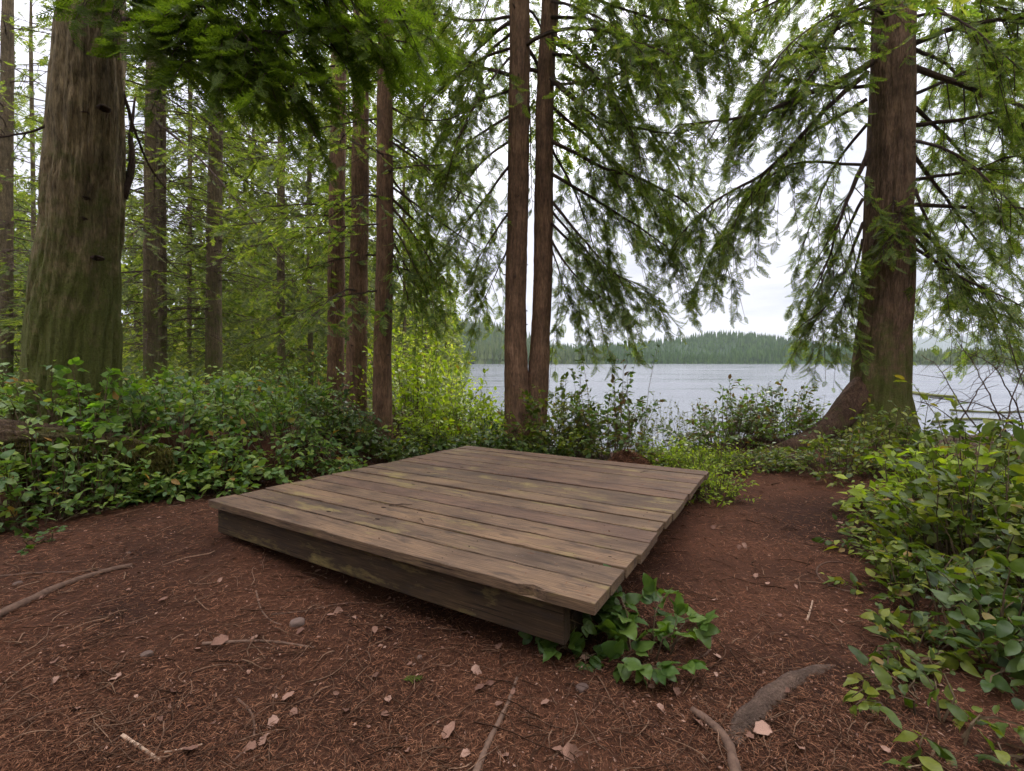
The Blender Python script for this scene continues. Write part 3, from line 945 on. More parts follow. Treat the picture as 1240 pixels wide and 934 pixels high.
def build_right_tree():
    d = 7.2
    b = W(1066, 545, d); b[2] = float(terr(b[0], b[1])) - 0.08
    t = Tree('leaning_cedar', 'thick brown cedar at the water edge with a curved root sweeping sideways', b, seed=41)
    P = [b, W(1063, 500, d), W(1068, 420, d), W(1075, 330, d), W(1078, 200, d), W(1080, 80, d), W(1083, -60, d), W(1087, -300, d), W(1090, -640, d)]
    t.trunk(P, [0.45, 0.385, 0.345, 0.315, 0.28, 0.262, 0.245, 0.2, 0.13], M['bark_cedar'], 120, 190, 0.10, 0.12, 0.35, buttress=[(3.3, 1.5, .38, .42), (5.2, .5, .3, .35), (1.0, .6, .3, .4)])
    root_part(t, [W(1052, 452, d - .02), W(1031, 488, d - .1), W(1006, 516, d - .18), W(976, 533, d - .28), W(945, 544, d - .38), W(912, 553, d - .42)],
              [.12, .19, .16, .125, .09, .03], M['bark_root'], t.rng)
    root_part(t, [W(1090, 480, d - .1), W(1098, 520, d - .2), W(1110, 550, d - .35), W(1130, 570, d - .5)], [.15, .15, .12, .04], M['bark_cedar'], t.rng)
    t.stubs(20, .29, 1.6, 7.0)
    k = dict(spacing=0.10, sub=0.68, fl=0.20, nf=13, droop=0.95, start=0.2)
    Lf = [
        ([(1056, 75, 7.2), (1025, 93, 7.1), (957, 121, 6.9), (902, 140, 6.7), (820, 150, 6.6)], .055),
        ([(1058, -60, 7.2), (1032, 0, 7.0), (1005, 45, 6.9), (981, 92, 6.8), (957, 122, 6.8)], .04),
        ([(1050, 88, 7.2), (1012, 121, 7.1), (967, 165, 7.0), (923, 210, 6.9), (861, 244, 6.8), (820, 285, 6.8)], .045),
        ([(1056, 104, 7.2), (1012, 108, 7.3), (967, 101, 7.4), (933, 87, 7.5), (906, 64, 7.6)], .03),
        ([(1052, 182, 7.2), (1032, 226, 7.1), (1012, 274, 7.0), (1003, 310, 7.0), (985, 350, 7.0)], .04),
        ([(1052, 150, 7.2), (1020, 190, 7.5), (995, 240, 7.8), (975, 300, 8.0)], .028),
        ([(1050, 120, 7.2), (960, 175, 7.7), (900, 240, 8.0), (860, 300, 8.2), (835, 350, 8.3)], .032),
        ([(1046, 240, 7.2), (1022, 290, 7.4), (1000, 340, 7.5), (975, 385, 7.6)], .026),
        ([(1054, -20, 7.2), (990, -20, 7.1), (920, 10, 7.0), (860, 40, 7.0)], .035),
        ([(1054, -110, 7.2), (960, -110, 7.0), (880, -50, 6.8), (840, 0, 6.8)], .035),
        ([(1050, 200, 7.2), (960, 200, 7.3), (900, 255, 7.3), (880, 320, 7.3), (890, 350, 7.3)], .024),
        ([(1054, 0, 7.2), (1000, 20, 6.6), (950, 60, 6.2), (915, 110, 6.1)], .026),
        ([(1054, -60, 7.2), (1010, -50, 8.0), (960, -10, 8.6), (930, 20, 8.8)], .026),
        ([(1046, 270, 7.2), (1025, 325, 7.1), (1000, 370, 7.0), (965, 395, 7.0)], .026),
        ([(1044, 290, 7.2), (1030, 345, 7.3), (1012, 385, 7.4), (990, 405, 7.4)], .022),
        ([(1050, 60, 7.2), (980, 60, 7.5), (915, 100, 7.7), (880, 170, 7.8)], .026),
        ([(1056, 30, 7.2), (1025, 30, 7.6), (1000, 60, 7.9), (1010, 150, 8.1)], .024),
    ]
    for pts, r in Lf:
        t.limb(px_line(pts), r, **k)
    Rt = [
        ([(1106, 52, 7.2), (1149, 36, 7.0), (1224, 22, 6.7), (1300, 15, 6.5)], .045),
        ([(1106, 82, 7.2), (1156, 99, 7.0), (1197, 116, 6.8), (1245, 134, 6.6), (1310, 170, 6.5)], .048),
        ([(1106, 114, 7.2), (1145, 97, 7.4), (1197, 73, 7.6), (1250, 46, 7.8)], .03),
        ([(1106, 152, 7.2), (1163, 145, 7.0), (1224, 135, 6.8), (1290, 150, 6.7)], .035),
        ([(1108, 218, 7.2), (1180, 206, 7.1), (1231, 187, 7.0), (1300, 200, 7.0)], .03),
        ([(1108, 248, 7.2), (1187, 252, 7.0), (1240, 252, 6.9), (1310, 290, 6.8)], .035),
        ([(1108, 190, 7.2), (1140, 235, 7.4), (1180, 290, 7.6), (1220, 330, 7.7)], .03),
        ([(1108, 270, 7.2), (1150, 310, 7.2), (1190, 350, 7.1), (1235, 385, 7.0)], .03),
        ([(1108, 230, 7.2), (1130, 285, 7.0), (1150, 325, 6.9), (1160, 350, 6.9)], .024),
        ([(1106, 0, 7.3), (1150, 20, 8.0), (1210, 80, 8.4), (1270, 150, 8.6)], .028),
        ([(1106, -60, 7.2), (1150, -50, 7.6), (1200, 0, 7.9), (1240, 70, 8.0)], .028),
        ([(1106, 170, 7.2), (1150, 185, 6.6), (1200, 220, 6.2), (1250, 270, 6.0)], .026),
        ([(1106, 20, 7.2), (1140, 15, 6.6), (1190, 40, 6.2), (1240, 80, 6.0)], .026),
        ([(1108, 290, 7.3), (1150, 335, 7.5), (1195, 370, 7.6), (1250, 390, 7.7)], .026),
        ([(1108, 300, 7.2), (1160, 330, 6.7), (1215, 355, 6.4), (1270, 385, 6.2)], .026),
        ([(1106, -20, 7.2), (1160, -10, 7.0), (1220, 20, 6.9), (1290, 80, 6.8)], .035),
        ([(1106, -90, 7.2), (1180, -80, 6.9), (1250, -30, 6.7)], .035),
        ([(1108, 130, 7.3), (1160, 180, 7.8), (1200, 230, 8.1), (1240, 290, 8.3)], .03),
        ([(1108, 60, 7.3), (1150, 80, 7.9), (1210, 150, 8.3), (1260, 220, 8.5)], .03),
    ]
    for pts, r in Rt:
        t.limb(px_line(pts), r, **k)
    # boughs that hang in front of the trunk
    k3 = dict(k); k3.update(spacing=.07, sub=.34, nf=9, fl=.16)
    t.limb(px_line([(1095, 235, 7.1), (1090, 262, 6.75), (1078, 285, 6.6), (1062, 300, 6.55)]), .016, **k3)
    t.limb(px_line([(1085, 230, 7.0), (1082, 262, 6.7), (1090, 290, 6.55)]), .014, **k3)
    t.split = len(t.F)
    t.whorl(6.2, 10.5, 14, 2.6, .04, spacing=.18, sub=.65, fl=.28, nf=6)
    t.finish(M['cedar'], FR_HI, FR_MD)


def slim_tree(label, d, line, radii, seed, whorls, limbs=(), mat='bark_red', crown='cedar_far', tmpl=FR_MD, group=None, own=False, name='slim_conifer', segs=24, kw=None, deadwood=0):
    b = W(*line[0], d); b[2] = float(terr(b[0], b[1])) - 0.08
    t = Tree(name, label, b, group=group, seed=seed)
    P = [b] + [W(px, py, d) for px, py in line[1:]]
    P = [p for i, p in enumerate(P) if i == 0 or p[2] > b[2] + 0.2]
    t.trunk(P, radii, M[mat], segs, 80, 0.10, 0.2, 0.3)
    if d < 13:
        t.stubs(16, max(radii) * .85, 1.0, 7.0)
    for pts, r, k in limbs:
        t.limb(px_line(pts), r, True, **k)
    if deadwood:
        t.whorl(1.6, 8.5, deadwood, 2.2, .012, .1, .25, spacing=.13, sub=.6, fl=.10, nf=2, droop=.2, bare=.1)
    for w in whorls:
        kk = dict(spacing=.15, sub=.6, fl=.24, nf=7, droop=.5, substem=True)
        kk.update(kw or {})
        kk.update(w[2] if len(w) > 2 else {})
        t.whorl(w[0], w[1], own=own, **kk)
    t.finish(M[crown], tmpl)
    return t


def build_middle_trunks():
    hang = dict(spacing=.11, sub=.55, fl=.2, nf=8, droop=.95)
    wisp = dict(spacing=.16, sub=.5, fl=.18, nf=4, droop=.6)
    slim_tree('slender red trunk nearest the platform of the three close together', 7.6,
              [(464, 540), (463, 440), (466, 300), (466, 120), (468, -60), (470, -420)], [.165, .14, .132, .122, .11, .06], 51,
              [(2.6, 8.5, dict(n=16, length=1.7, r0=.018, rise=-.1, sag=.45, fl=.17, nf=5))],
              [([(474, 171, 7.6), (520, 205, 7.5), (561, 235, 7.5), (615, 262, 7.5)], .02, wisp),
               ([(474, 226, 7.6), (525, 262, 7.7), (575, 295, 7.8), (612, 315, 7.9)], .02, wisp),
               ([(474, 130, 7.6), (500, 140, 7.5), (540, 140, 7.4), (570, 125, 7.4)], .02, wisp),
               ([(474, 250, 7.6), (505, 290, 7.6), (530, 325, 7.6), (550, 345, 7.6)], .024, hang),
               ([(474, 270, 7.6), (495, 305, 7.4), (512, 335, 7.3)], .02, hang),
               ([(474, 215, 7.6), (500, 250, 7.9), (525, 300, 8.1)], .02, hang),
               ([(474, 285, 7.6), (490, 320, 7.7), (510, 355, 7.7), (530, 375, 7.7)], .02, hang),
               ([(474, 240, 7.6), (520, 285, 8.0), (560, 325, 8.3), (585, 355, 8.5)], .022, hang),
               ([(474, 300, 7.6), (486, 335, 7.5), (495, 365, 7.4)], .018, hang)],
              crown='cedar')
    slim_tree('thicker middle trunk of the three slender trunks close together', 8.8,
              [(431, 515), (432, 440), (435, 300), (437, 120), (438, -60), (440, -350)], [.205, .185, .16, .14, .125, .07], 52,
              [(2.6, 9.0, dict(n=16, length=1.8, r0=.02, rise=0, sag=.4))])
    slim_tree('dark trunk farthest back of the three slender trunks close together', 9.6,
              [(407, 500), (407, 400), (408, 250), (410, 100), (412, -60), (414, -300)], [.175, .165, .155, .145, .13, .07], 53,
              [(2.4, 9.5, dict(n=18, length=1.9, r0=.02, rise=0, sag=.4))])
    dead = dict(spacing=.22, sub=.6, fl=.14, nf=3, droop=.35)
    slim_tree('straight brown trunk standing just beyond the huge mossy one', 10.5,
              [(181, 470), (182, 300), (184, 120), (186, -60), (188, -280)], [.135, .125, .115, .10, .05], 54,
              [(2.6, 9.5, dict(n=20, length=2.1, r0=.02, rise=.05, sag=.3, bare=.3, nf=5, fl=.2))],
              [([(190, 150, 10.4), (240, 190, 9.8), (290, 245, 9.4), (345, 318, 9.2), (362, 350, 9.2)], .028, dead)], deadwood=30, mat='bark_far')
    slim_tree('thin grey trunk touching the straight brown one beyond the mossy tree', 11.2,
              [(196, 470), (196, 300), (196, 120), (196, -60), (197, -260)], [.10, .09, .08, .07, .04], 55,
              [(3.0, 9.5, dict(n=14, length=1.9, r0=.018, rise=.05, sag=.3, bare=.3, nf=5, fl=.2))], deadwood=30, mat='bark_far')
    slim_tree('lone brown trunk midway between the mossy tree and the three slender trunks', 11.5,
              [(258, 450), (259, 330), (261, 180), (262, 20), (263, -200)], [.185, .165, .15, .13, .06], 56,
              [(1.9, 9.5, dict(n=28, length=2.3, r0=.018, rise=.05, sag=.3, bare=.3, nf=5, fl=.2))],
              [([(268, 100, 11.4), (290, 135, 11), (310, 190, 10.8)], .02, dead)], deadwood=30, mat='bark_far')
    slim_tree('very thin dark trunk left of the three slender trunks', 16.0,
              [(340, 430), (340, 300), (341, 120), (342, -50)], [.13, .12, .11, .06], 57,
              [(1.5, 12, dict(n=34, length=2.2, r0=.018, rise=0, sag=.4))], deadwood=30, mat='bark_far')
    slim_tree('pale trunk at the very edge beside the huge mossy one', 12.5,
              [(6, 470), (7, 250), (9, 60), (10, -160)], [.15, .14, .125, .07], 58,
              [(1.4, 4.2, dict(n=26, length=2.6, r0=.02, rise=.05, sag=.3)), (4.2, 10, dict(n=22, length=2.2, r0=.02, rise=.1, sag=.2, bare=.6, nf=4))], deadwood=30, mat='bark_far')


def build_background_trees():
    g = np.random.default_rng(77)
    spots = [(40, 24, 'thin far conifer seen between the edge trunk and the huge mossy trunk'), (135, 21, 'thin far conifer peeking out right beside the huge mossy trunk'),
             (228, 19, 'thin far conifer between the straight brown trunk and the lone brown trunk'), (306, 22, 'thin far conifer between the lone brown trunk and the very thin dark one'),
             (376, 18, 'far conifer between the very thin dark trunk and the three slender trunks'), (490, 24, 'far conifer just right of the three slender trunks'),
             (515, 33, 'farthest conifer showing above the yellow leaved shrub'), (425, 30, 'far conifer glimpsed in the gap among the three slender trunks')]
    for i, (px, d, lab) in enumerate(spots):
        r = g.uniform(.07, .11)
        slim_tree(lab, d, [(px, 440), (px + g.uniform(-3, 3), 250), (px + g.uniform(-5, 5), 60), (px + g.uniform(-6, 6), -40)],
                  [r, r * .9, r * .75, r * .3], 100 + i,
                  [(1.6, d * .78, dict(n=48, length=3.2, r0=.02, rise=.05, sag=.35, spacing=.22, sub=.85, fl=.36, nf=6))],
                  mat='bark_far', tmpl=FR_LO, group='background conifers', segs=12, name='forest_conifer', kw=dict(substem=False))


build_mossy_tree()
build_twin_tree()
build_right_tree()
build_middle_trunks()
build_background_trees()


def build_far_wood():
    """Conifers and leafy trees farther back on the wooded side that read as one mass."""
    g = np.random.default_rng(15)
    A = Acc(); Wd = Acc()
    for i in range(85):
        px = g.uniform(-140, 560); d = g.uniform(28, 75)
        x = (px - 620) / FPX * d
        if bank_dist(x, d) < 2.0:
            continue
        z0 = float(terr(x, d)); h = g.uniform(7, 18); rb = g.uniform(1.8, 3.2)
        Wd.add(*tube([(x, d, z0 - .2), (x, d, z0 + h * .5), (x, d, z0 + h)], [.22, .15, .03], 7))
        n = 170
        t = g.uniform(.02, 1, n); zz = z0 + h * t; a = g.uniform(0, 6.28, n); rr = rb * (1 - t) ** .75 * g.uniform(.25, 1.1, n)
        pos = np.stack([x + rr * np.cos(a), d + rr * np.sin(a), zz - .25 * rr], -1)
        dd = nrm(np.stack([np.cos(a), np.sin(a), g.uniform(-.9, .0, n)], -1) + g.normal(0, .3, (n, 3)))
        R = frames(dd, nrm(UP + g.normal(0, .5, (n, 3)))) * (g.uniform(.8, 1.7, n))[:, None, None]
        k = g.integers(0, 2, n)
        for q in range(2):
            A.inst(*FR_LO[q], R[k == q], pos[k == q])
    o = obj('forest', A.mesh('forest', M['cedar_far']), None, 'hazy conifer wood far back beyond the bank trunks', 'forest', None, 'stuff')
    obj('trunks', Wd.mesh('trunks', M['bark_far'], True), o, kind='stuff')


build_far_wood()


def build_wood_behind():
    """The rest of the wood round the clearing, behind where one stands."""
    g = np.random.default_rng(25)
    A, Wd = Acc(), Acc()
    for i in range(20):
        a = math.radians(g.uniform(100, 260)); d = g.uniform(5, 16)
        x, y = d * math.sin(a), d * math.cos(a)
        z0 = float(terr(x, y)); h = g.uniform(10, 16); rb = g.uniform(1.5, 2.4)
        Wd.add(*tube([(x, y, z0 - .2), (x, y, z0 + h * .5), (x, y, z0 + h)], [.20, .13, .03], 10))
        n = 260
        t = g.uniform(.14, 1, n); zz = z0 + h * t; b = g.uniform(0, 6.28, n); rr = rb * (1 - t) ** .6 * g.uniform(.2, 1.1, n)
        pos = np.stack([x + rr * np.cos(b), y + rr * np.sin(b), zz - .25 * rr], -1)
        keep = np.hypot(pos[:, 0], pos[:, 1]) > 1.6
        dd = nrm(np.stack([np.cos(b), np.sin(b), g.uniform(-.9, .0, n)], -1) + g.normal(0, .3, (n, 3)))
        R = frames(dd, nrm(UP + g.normal(0, .5, (n, 3)))) * (g.uniform(.6, 1.2, n))[:, None, None]
        A.inst(*FR_LO[0], R[keep], pos[keep])
    o = obj('forest', A.mesh('forest', M['cedar_far']), None, 'conifer wood closing the clearing on the side away from the lake', 'forest', None, 'stuff')
    obj('trunks', Wd.mesh('trunks', M['bark_far'], True), o, kind='stuff')


build_wood_behind()


def build_understory():
    """Bright leafy undergrowth far back among the trunks: one mass."""
    g = np.random.default_rng(5)
    a = Acc()
    n = 15000
    px = g.uniform(-80, 560, n); d = g.uniform(15, 55, n) ** 1.0
    x = (px - 620) / FPX * d
    z0 = terr(x, d)
    hmax = 0.6 + 0.10 * d * (0.35 + 0.9 * smooth(0.5 + Noise(8, .35)(x, d)))
    z = z0 + hmax * g.uniform(0, 1, n) ** 1.4
    pos = np.stack([x, d, z], -1)
    dd = nrm(g.normal(0, 1, (n, 3)) * [1, 1, .5]); nn = nrm(g.normal(0, .7, (n, 3)) + UP)
    s = g.uniform(.14, .30, n) * (0.6 + d / 40)
    R = frames(dd, nn) * s[:, None, None]
    k = np.arange(n) % 2
    for q in range(2):
        a.inst(*LEAF['small'][q], R[k == q], pos[k == q])
    obj('undergrowth', a.mesh('undergrowth', M['forest_leaf']), None, 'bright yellow green undergrowth far back between the forest trunks', 'undergrowth', None, 'stuff')


build_understory()

# ------------------------------------------------------------------ tent platform
DECK_AN = -0.5286
E1 = np.array([math.cos(DECK_AN), math.sin(DECK_AN), 0.0]); E2 = np.array([-E1[1], E1[0], 0.0])
E1 = E1 + np.array([0, 0, 0.0044]); E2 = E2 + np.array([0, 0, -0.0307])
DECK_F = np.array([0.3394, 1.851, CAM_Z - 1.0])
LEN, DEP = 2.965, 3.214
DROT = Matrix((nrm(E1), nrm(E2), nrm(np.cross(E1, E2)))).transposed()


def board(rng, L, w, h, nseg=16, warp=0.003, bevel=0.006, notch=None):
    """A sawn board along X, from 0 to L, with eased edges, slightly warped."""
    prof_ = [(-w / 2 + bevel, h / 2), (0, h / 2), (w / 2 - bevel, h / 2), (w / 2, h / 2 - bevel), (w / 2, -h / 2 + bevel), (w / 2 - bevel, -h / 2),
             (-w / 2 + bevel, -h / 2), (-w / 2, -h / 2 + bevel), (-w / 2, h / 2 - bevel)]
    k = len(prof_)
    xs = np.linspace(0, L, nseg + 1)
    cup = rng.uniform(-.0025, .0025); ph = rng.uniform(0, 6.28, 3)
    V = []
    for x in xs:
        dz = warp * math.sin(x * 2.1 + ph[0]) * .5; dy = warp * .7 * math.sin(x * 1.7 + ph[1])
        for j, (y, z) in enumerate(prof_):
            e = rng.normal(0, .0009)
            V.append((x + (e * 2 if x in (xs[0], xs[-1]) else 0), y + dy + e, z + dz + (cup if j == 1 else 0) + rng.normal(0, .0005)))
    V = np.array(V)
    if notch is not None:
        x0, wd, dp = notch
        i = int(np.argmin(np.abs(xs - x0)))
        for j in (7, 8, 0):
            V[i * k + j, 1] += dp
        V[i * k + 8, 2] -= dp * .6
    i = np.arange(nseg)[:, None] * k; j = np.arange(k)[None]; j2 = (j + 1) % k
    a_, b_, c_, d_ = i + j, i + j2, i + k + j2, i + k + j
    T = np.concatenate([np.stack([a_, b_, c_], -1).reshape(-1, 3), np.stack([a_, c_, d_], -1).reshape(-1, 3)])
    cap = [(0, q, q + 1) for q in range(1, k - 1)]
    T = np.concatenate([T, np.array(cap)[:, ::1], np.array([(nseg * k, nseg * k + q + 1, nseg * k + q) for q in range(1, k - 1)])])
    return V, T[:, ::-1]


def build_platform():
    g = np.random.default_rng(3)
    root = thing('tent_platform', DECK_F - np.array([0, 0, 0.3]), 'low square platform of weathered brown planks in the middle of the clearing', 'platform')
    root.rotation_euler = DROT.to_euler()
    up = DROT @ Vector((0, 0, 1))
    org = Vector((0, 0, 0.3))          # top surface corner in local space (nearly vertical offset)
    pitch = DEP / 15
    pale = M['plank']
    for i in range(15):
        w = pitch - g.uniform(.018, .027)
        over = g.uniform(-.012, .014)
        L = LEN + over + g.uniform(-.006, .006)
        a = Acc()
        v, t = board(g, L, w, .052, 40, bevel=.003, notch=(LEN - .30, .03, .022) if i == 0 else None)
        a.add(v, t)
        o = obj('plank', a.mesh('plank', pale), root)
        o.location = (-LEN - g.uniform(-.008, .01), pitch * (i + .5) + g.uniform(-.002, .002), .3 - .025 + g.uniform(-.004, .004))
        o.rotation_euler = (g.uniform(-.012, .012), 0, g.uniform(-.0012, .0012))
        # nail heads over the joists
        na = Acc()
        for xj in (.16, .85, 1.48, 2.12, 2.8):
            for dy in (-.055, .055):
                c = np.array([xj + g.uniform(-.012, .012), dy + g.uniform(-.01, .01), .0255])
                na.add(*tube([c - UP * .004, c + UP * .0006], [.0042, .0038], 7))
        no = obj('nail_heads', na.mesh('nail_heads', M['nail']), o, kind='stuff')
        for xk, yk in KNOT.get(i, ()):
            ka = Acc(); th = np.arange(12) * 2 * np.pi / 12
            rim = np.stack([.022 * np.cos(th) * g.uniform(.85, 1.15, 12), .012 * np.sin(th) * g.uniform(.85, 1.15, 12), np.full(12, .0008)], -1)
            ka.add(np.vstack([rim, [[0, 0, .0014]]]) + [xk, yk, .0256], np.array([(q, (q + 1) % 12, 12) for q in range(12)]))
            obj('knot', ka.mesh('knot', M['knot']), o)
    def beam(name, x0, y0, L, w, h, ztop, rot, mat):
        a = Acc(); a.add(*board(g, L, w, h, 24, .004, .008))
        o = obj(name, a.mesh(name, mat), root)
        o.location = (x0, y0, ztop - h / 2); o.rotation_euler = (0, 0, rot)
    zt = .3 - .053
    beam('rim_beam', -LEN + .035, .09, LEN - .20, .075, .19, zt, 0, M['beam'])
    beam('rim_beam', -LEN + .035, DEP - .09, LEN - .09, .075, .17, zt, 0, M['beam'])
    for xj in (-LEN + .16, -LEN + .85, -LEN + 1.48, -LEN + 2.12, -LEN + 2.72):
        beam('joist', xj, .152, DEP - .29, .045, .15, zt - .002, math.pi / 2, M['beam'])
    for px_ in (-LEN + .16, -LEN + 1.48, -LEN + 2.62):
        for py_ in (.24, DEP / 2, DEP - .2):
            a = Acc(); a.add(*board(g, .26, .13, .13, 4, .003, .01))
            o = obj('support_block', a.mesh('support_block', M['beam']), root)
            o.location = (px_ - .13, py_ + .1, zt - .152 - .065)


mn = NT('rusty_nail'); M['nail'] = mn.bsdf((0.03, 0.02, 0.016), 0.8, None, 0.2)
mk = NT('knot_hole'); M['knot'] = mk.bsdf((0.018, 0.011, 0.008), 0.9, None, 0.1)
KNOT = {0: [(.32, .02), (1.02, .05)], 1: [(.95, -.03), (1.35, .03)], 2: [(1.2, .02), (2.85, .0)], 5: [(.9, 0.02)], 7: [(.7, .02)], 9: [(.8, -.03)], 12: [(1.7, .02)]}
build_platform()


def deck_point(s, t, z=0.0):
    """World point on the deck: s metres back from the near corner along the planks, t metres across them."""
    return DECK_F - nrm(E1) * s + nrm(E2) * t + UP * z


def build_deck_litter():
    g = np.random.default_rng(47)
    n = 1500
    sx = g.uniform(.02, LEN - .02, n)
    gap = g.random(n) < .55
    ty = np.where(gap, np.round(g.uniform(1, 14, n)) * (DEP / 15) + g.normal(0, .012, n), g.uniform(.02, DEP - .02, n))
    u1, u2 = nrm(E1), nrm(E2)
    pos = DECK_F - u1 * sx[:, None] + u2 * ty[:, None] + UP * g.uniform(.004, .009, (n, 1))
    a = np.where(gap, g.normal(0, .5, n), g.uniform(0, 6.28, n))
    dd = u1 * np.cos(a)[:, None] + u2 * np.sin(a)[:, None] + UP * g.normal(0, .05, (n, 1))
    L = g.uniform(.012, .045, n); wd = g.uniform(.0008, .0018, n)
    R = frames(dd, nrm(UP + g.normal(0, .3, (n, 3)))); R = np.stack([R[..., 0] * L[:, None], R[..., 1] * wd[:, None], R[..., 2] * L[:, None]], -1)
    A = Acc(); A.inst(np.array([(-.5, -1, 0), (0, -1, .03), (.5, 0, 0), (0, 1, .03)]), np.array([(0, 1, 3), (1, 2, 3)]), R, pos)
    m = 60
    p2 = DECK_F - u1 * g.uniform(.05, LEN - .05, (m, 1)) + u2 * g.uniform(.05, DEP - .05, (m, 1)) + UP * .006
    d2 = nrm(g.normal(0, 1, (m, 3)) * [1, 1, .1])
    A.inst(*LEAF['small'][0], frames(d2, nrm(UP + g.normal(0, .2, (m, 3)))) * g.uniform(.008, .022, (m, 1, 1)), p2)
    obj('deck_litter', A.mesh('deck_litter', M['needles']), None, 'needles and crumbs caught on the platform planks and in their gaps', 'litter', None, 'stuff')


build_deck_litter()

# ------------------------------------------------------------------ fallen log and moss on the bank
def build_log():
    g = np.random.default_rng(8)
    P = [W(-160, 545, 3.75), W(0, 540, 4.05), W(70, 542, 4.25), W(140, 548, 4.5), W(205, 558, 4.75)]
    base = P[0].copy()
    o = thing('fallen_log', base, 'rotting brown log lying along the bank below the huge mossy trunk', 'log')
    a = Acc(); a.add(*trunk_mesh(g, P, [.20, .20, .19, .17, .08], 90, 120, .26)); obj('trunk', a.mesh('trunk', M['bark_log'], True, base), o)
    # hanging moss
    Q, L = resample(P, 200)
    n = 26000
    k = g.integers(40, 200, n); th = g.uniform(-2.6, .9, n)
    view = nrm(np.array([-Q[100][0], -Q[100][1], 0]))
    rad = .19
    outv = np.cos(th)[:, None] * view + np.sin(th)[:, None] * UP
    clump = 0.5 + Noise(19, 9)(k * .02 * 3, th * 1.5)
    keep = clump > .35
    pos = Q[k] + outv * (rad * g.uniform(.8, 1.1, (n, 1)))
    pos[:, 2] -= np.maximum(0, -np.sin(th)) * g.uniform(0, .32, n) * smooth(.5 + Noise(20, 5)(k * .05, k * 0))
    dd = nrm(outv * .6 - UP * g.uniform(.2, 1.4, (n, 1)) + g.normal(0, .35, (n, 3)))
    R = frames(dd, g.normal(0, 1, (n, 3))) * g.uniform(.025, .07, (n, 1, 1))
    m = Acc(); tv = np.array([(0, -.06, 0), (0, .06, 0), (.55, .05, -.05), (1, 0, -.15)]); tt = np.array([(0, 1, 2), (0, 2, 3)])
    m.inst(tv, tt, R[keep], pos[keep])
    obj('moss', m.mesh('moss', M['moss'], False, base), o, kind='stuff')


build_log()


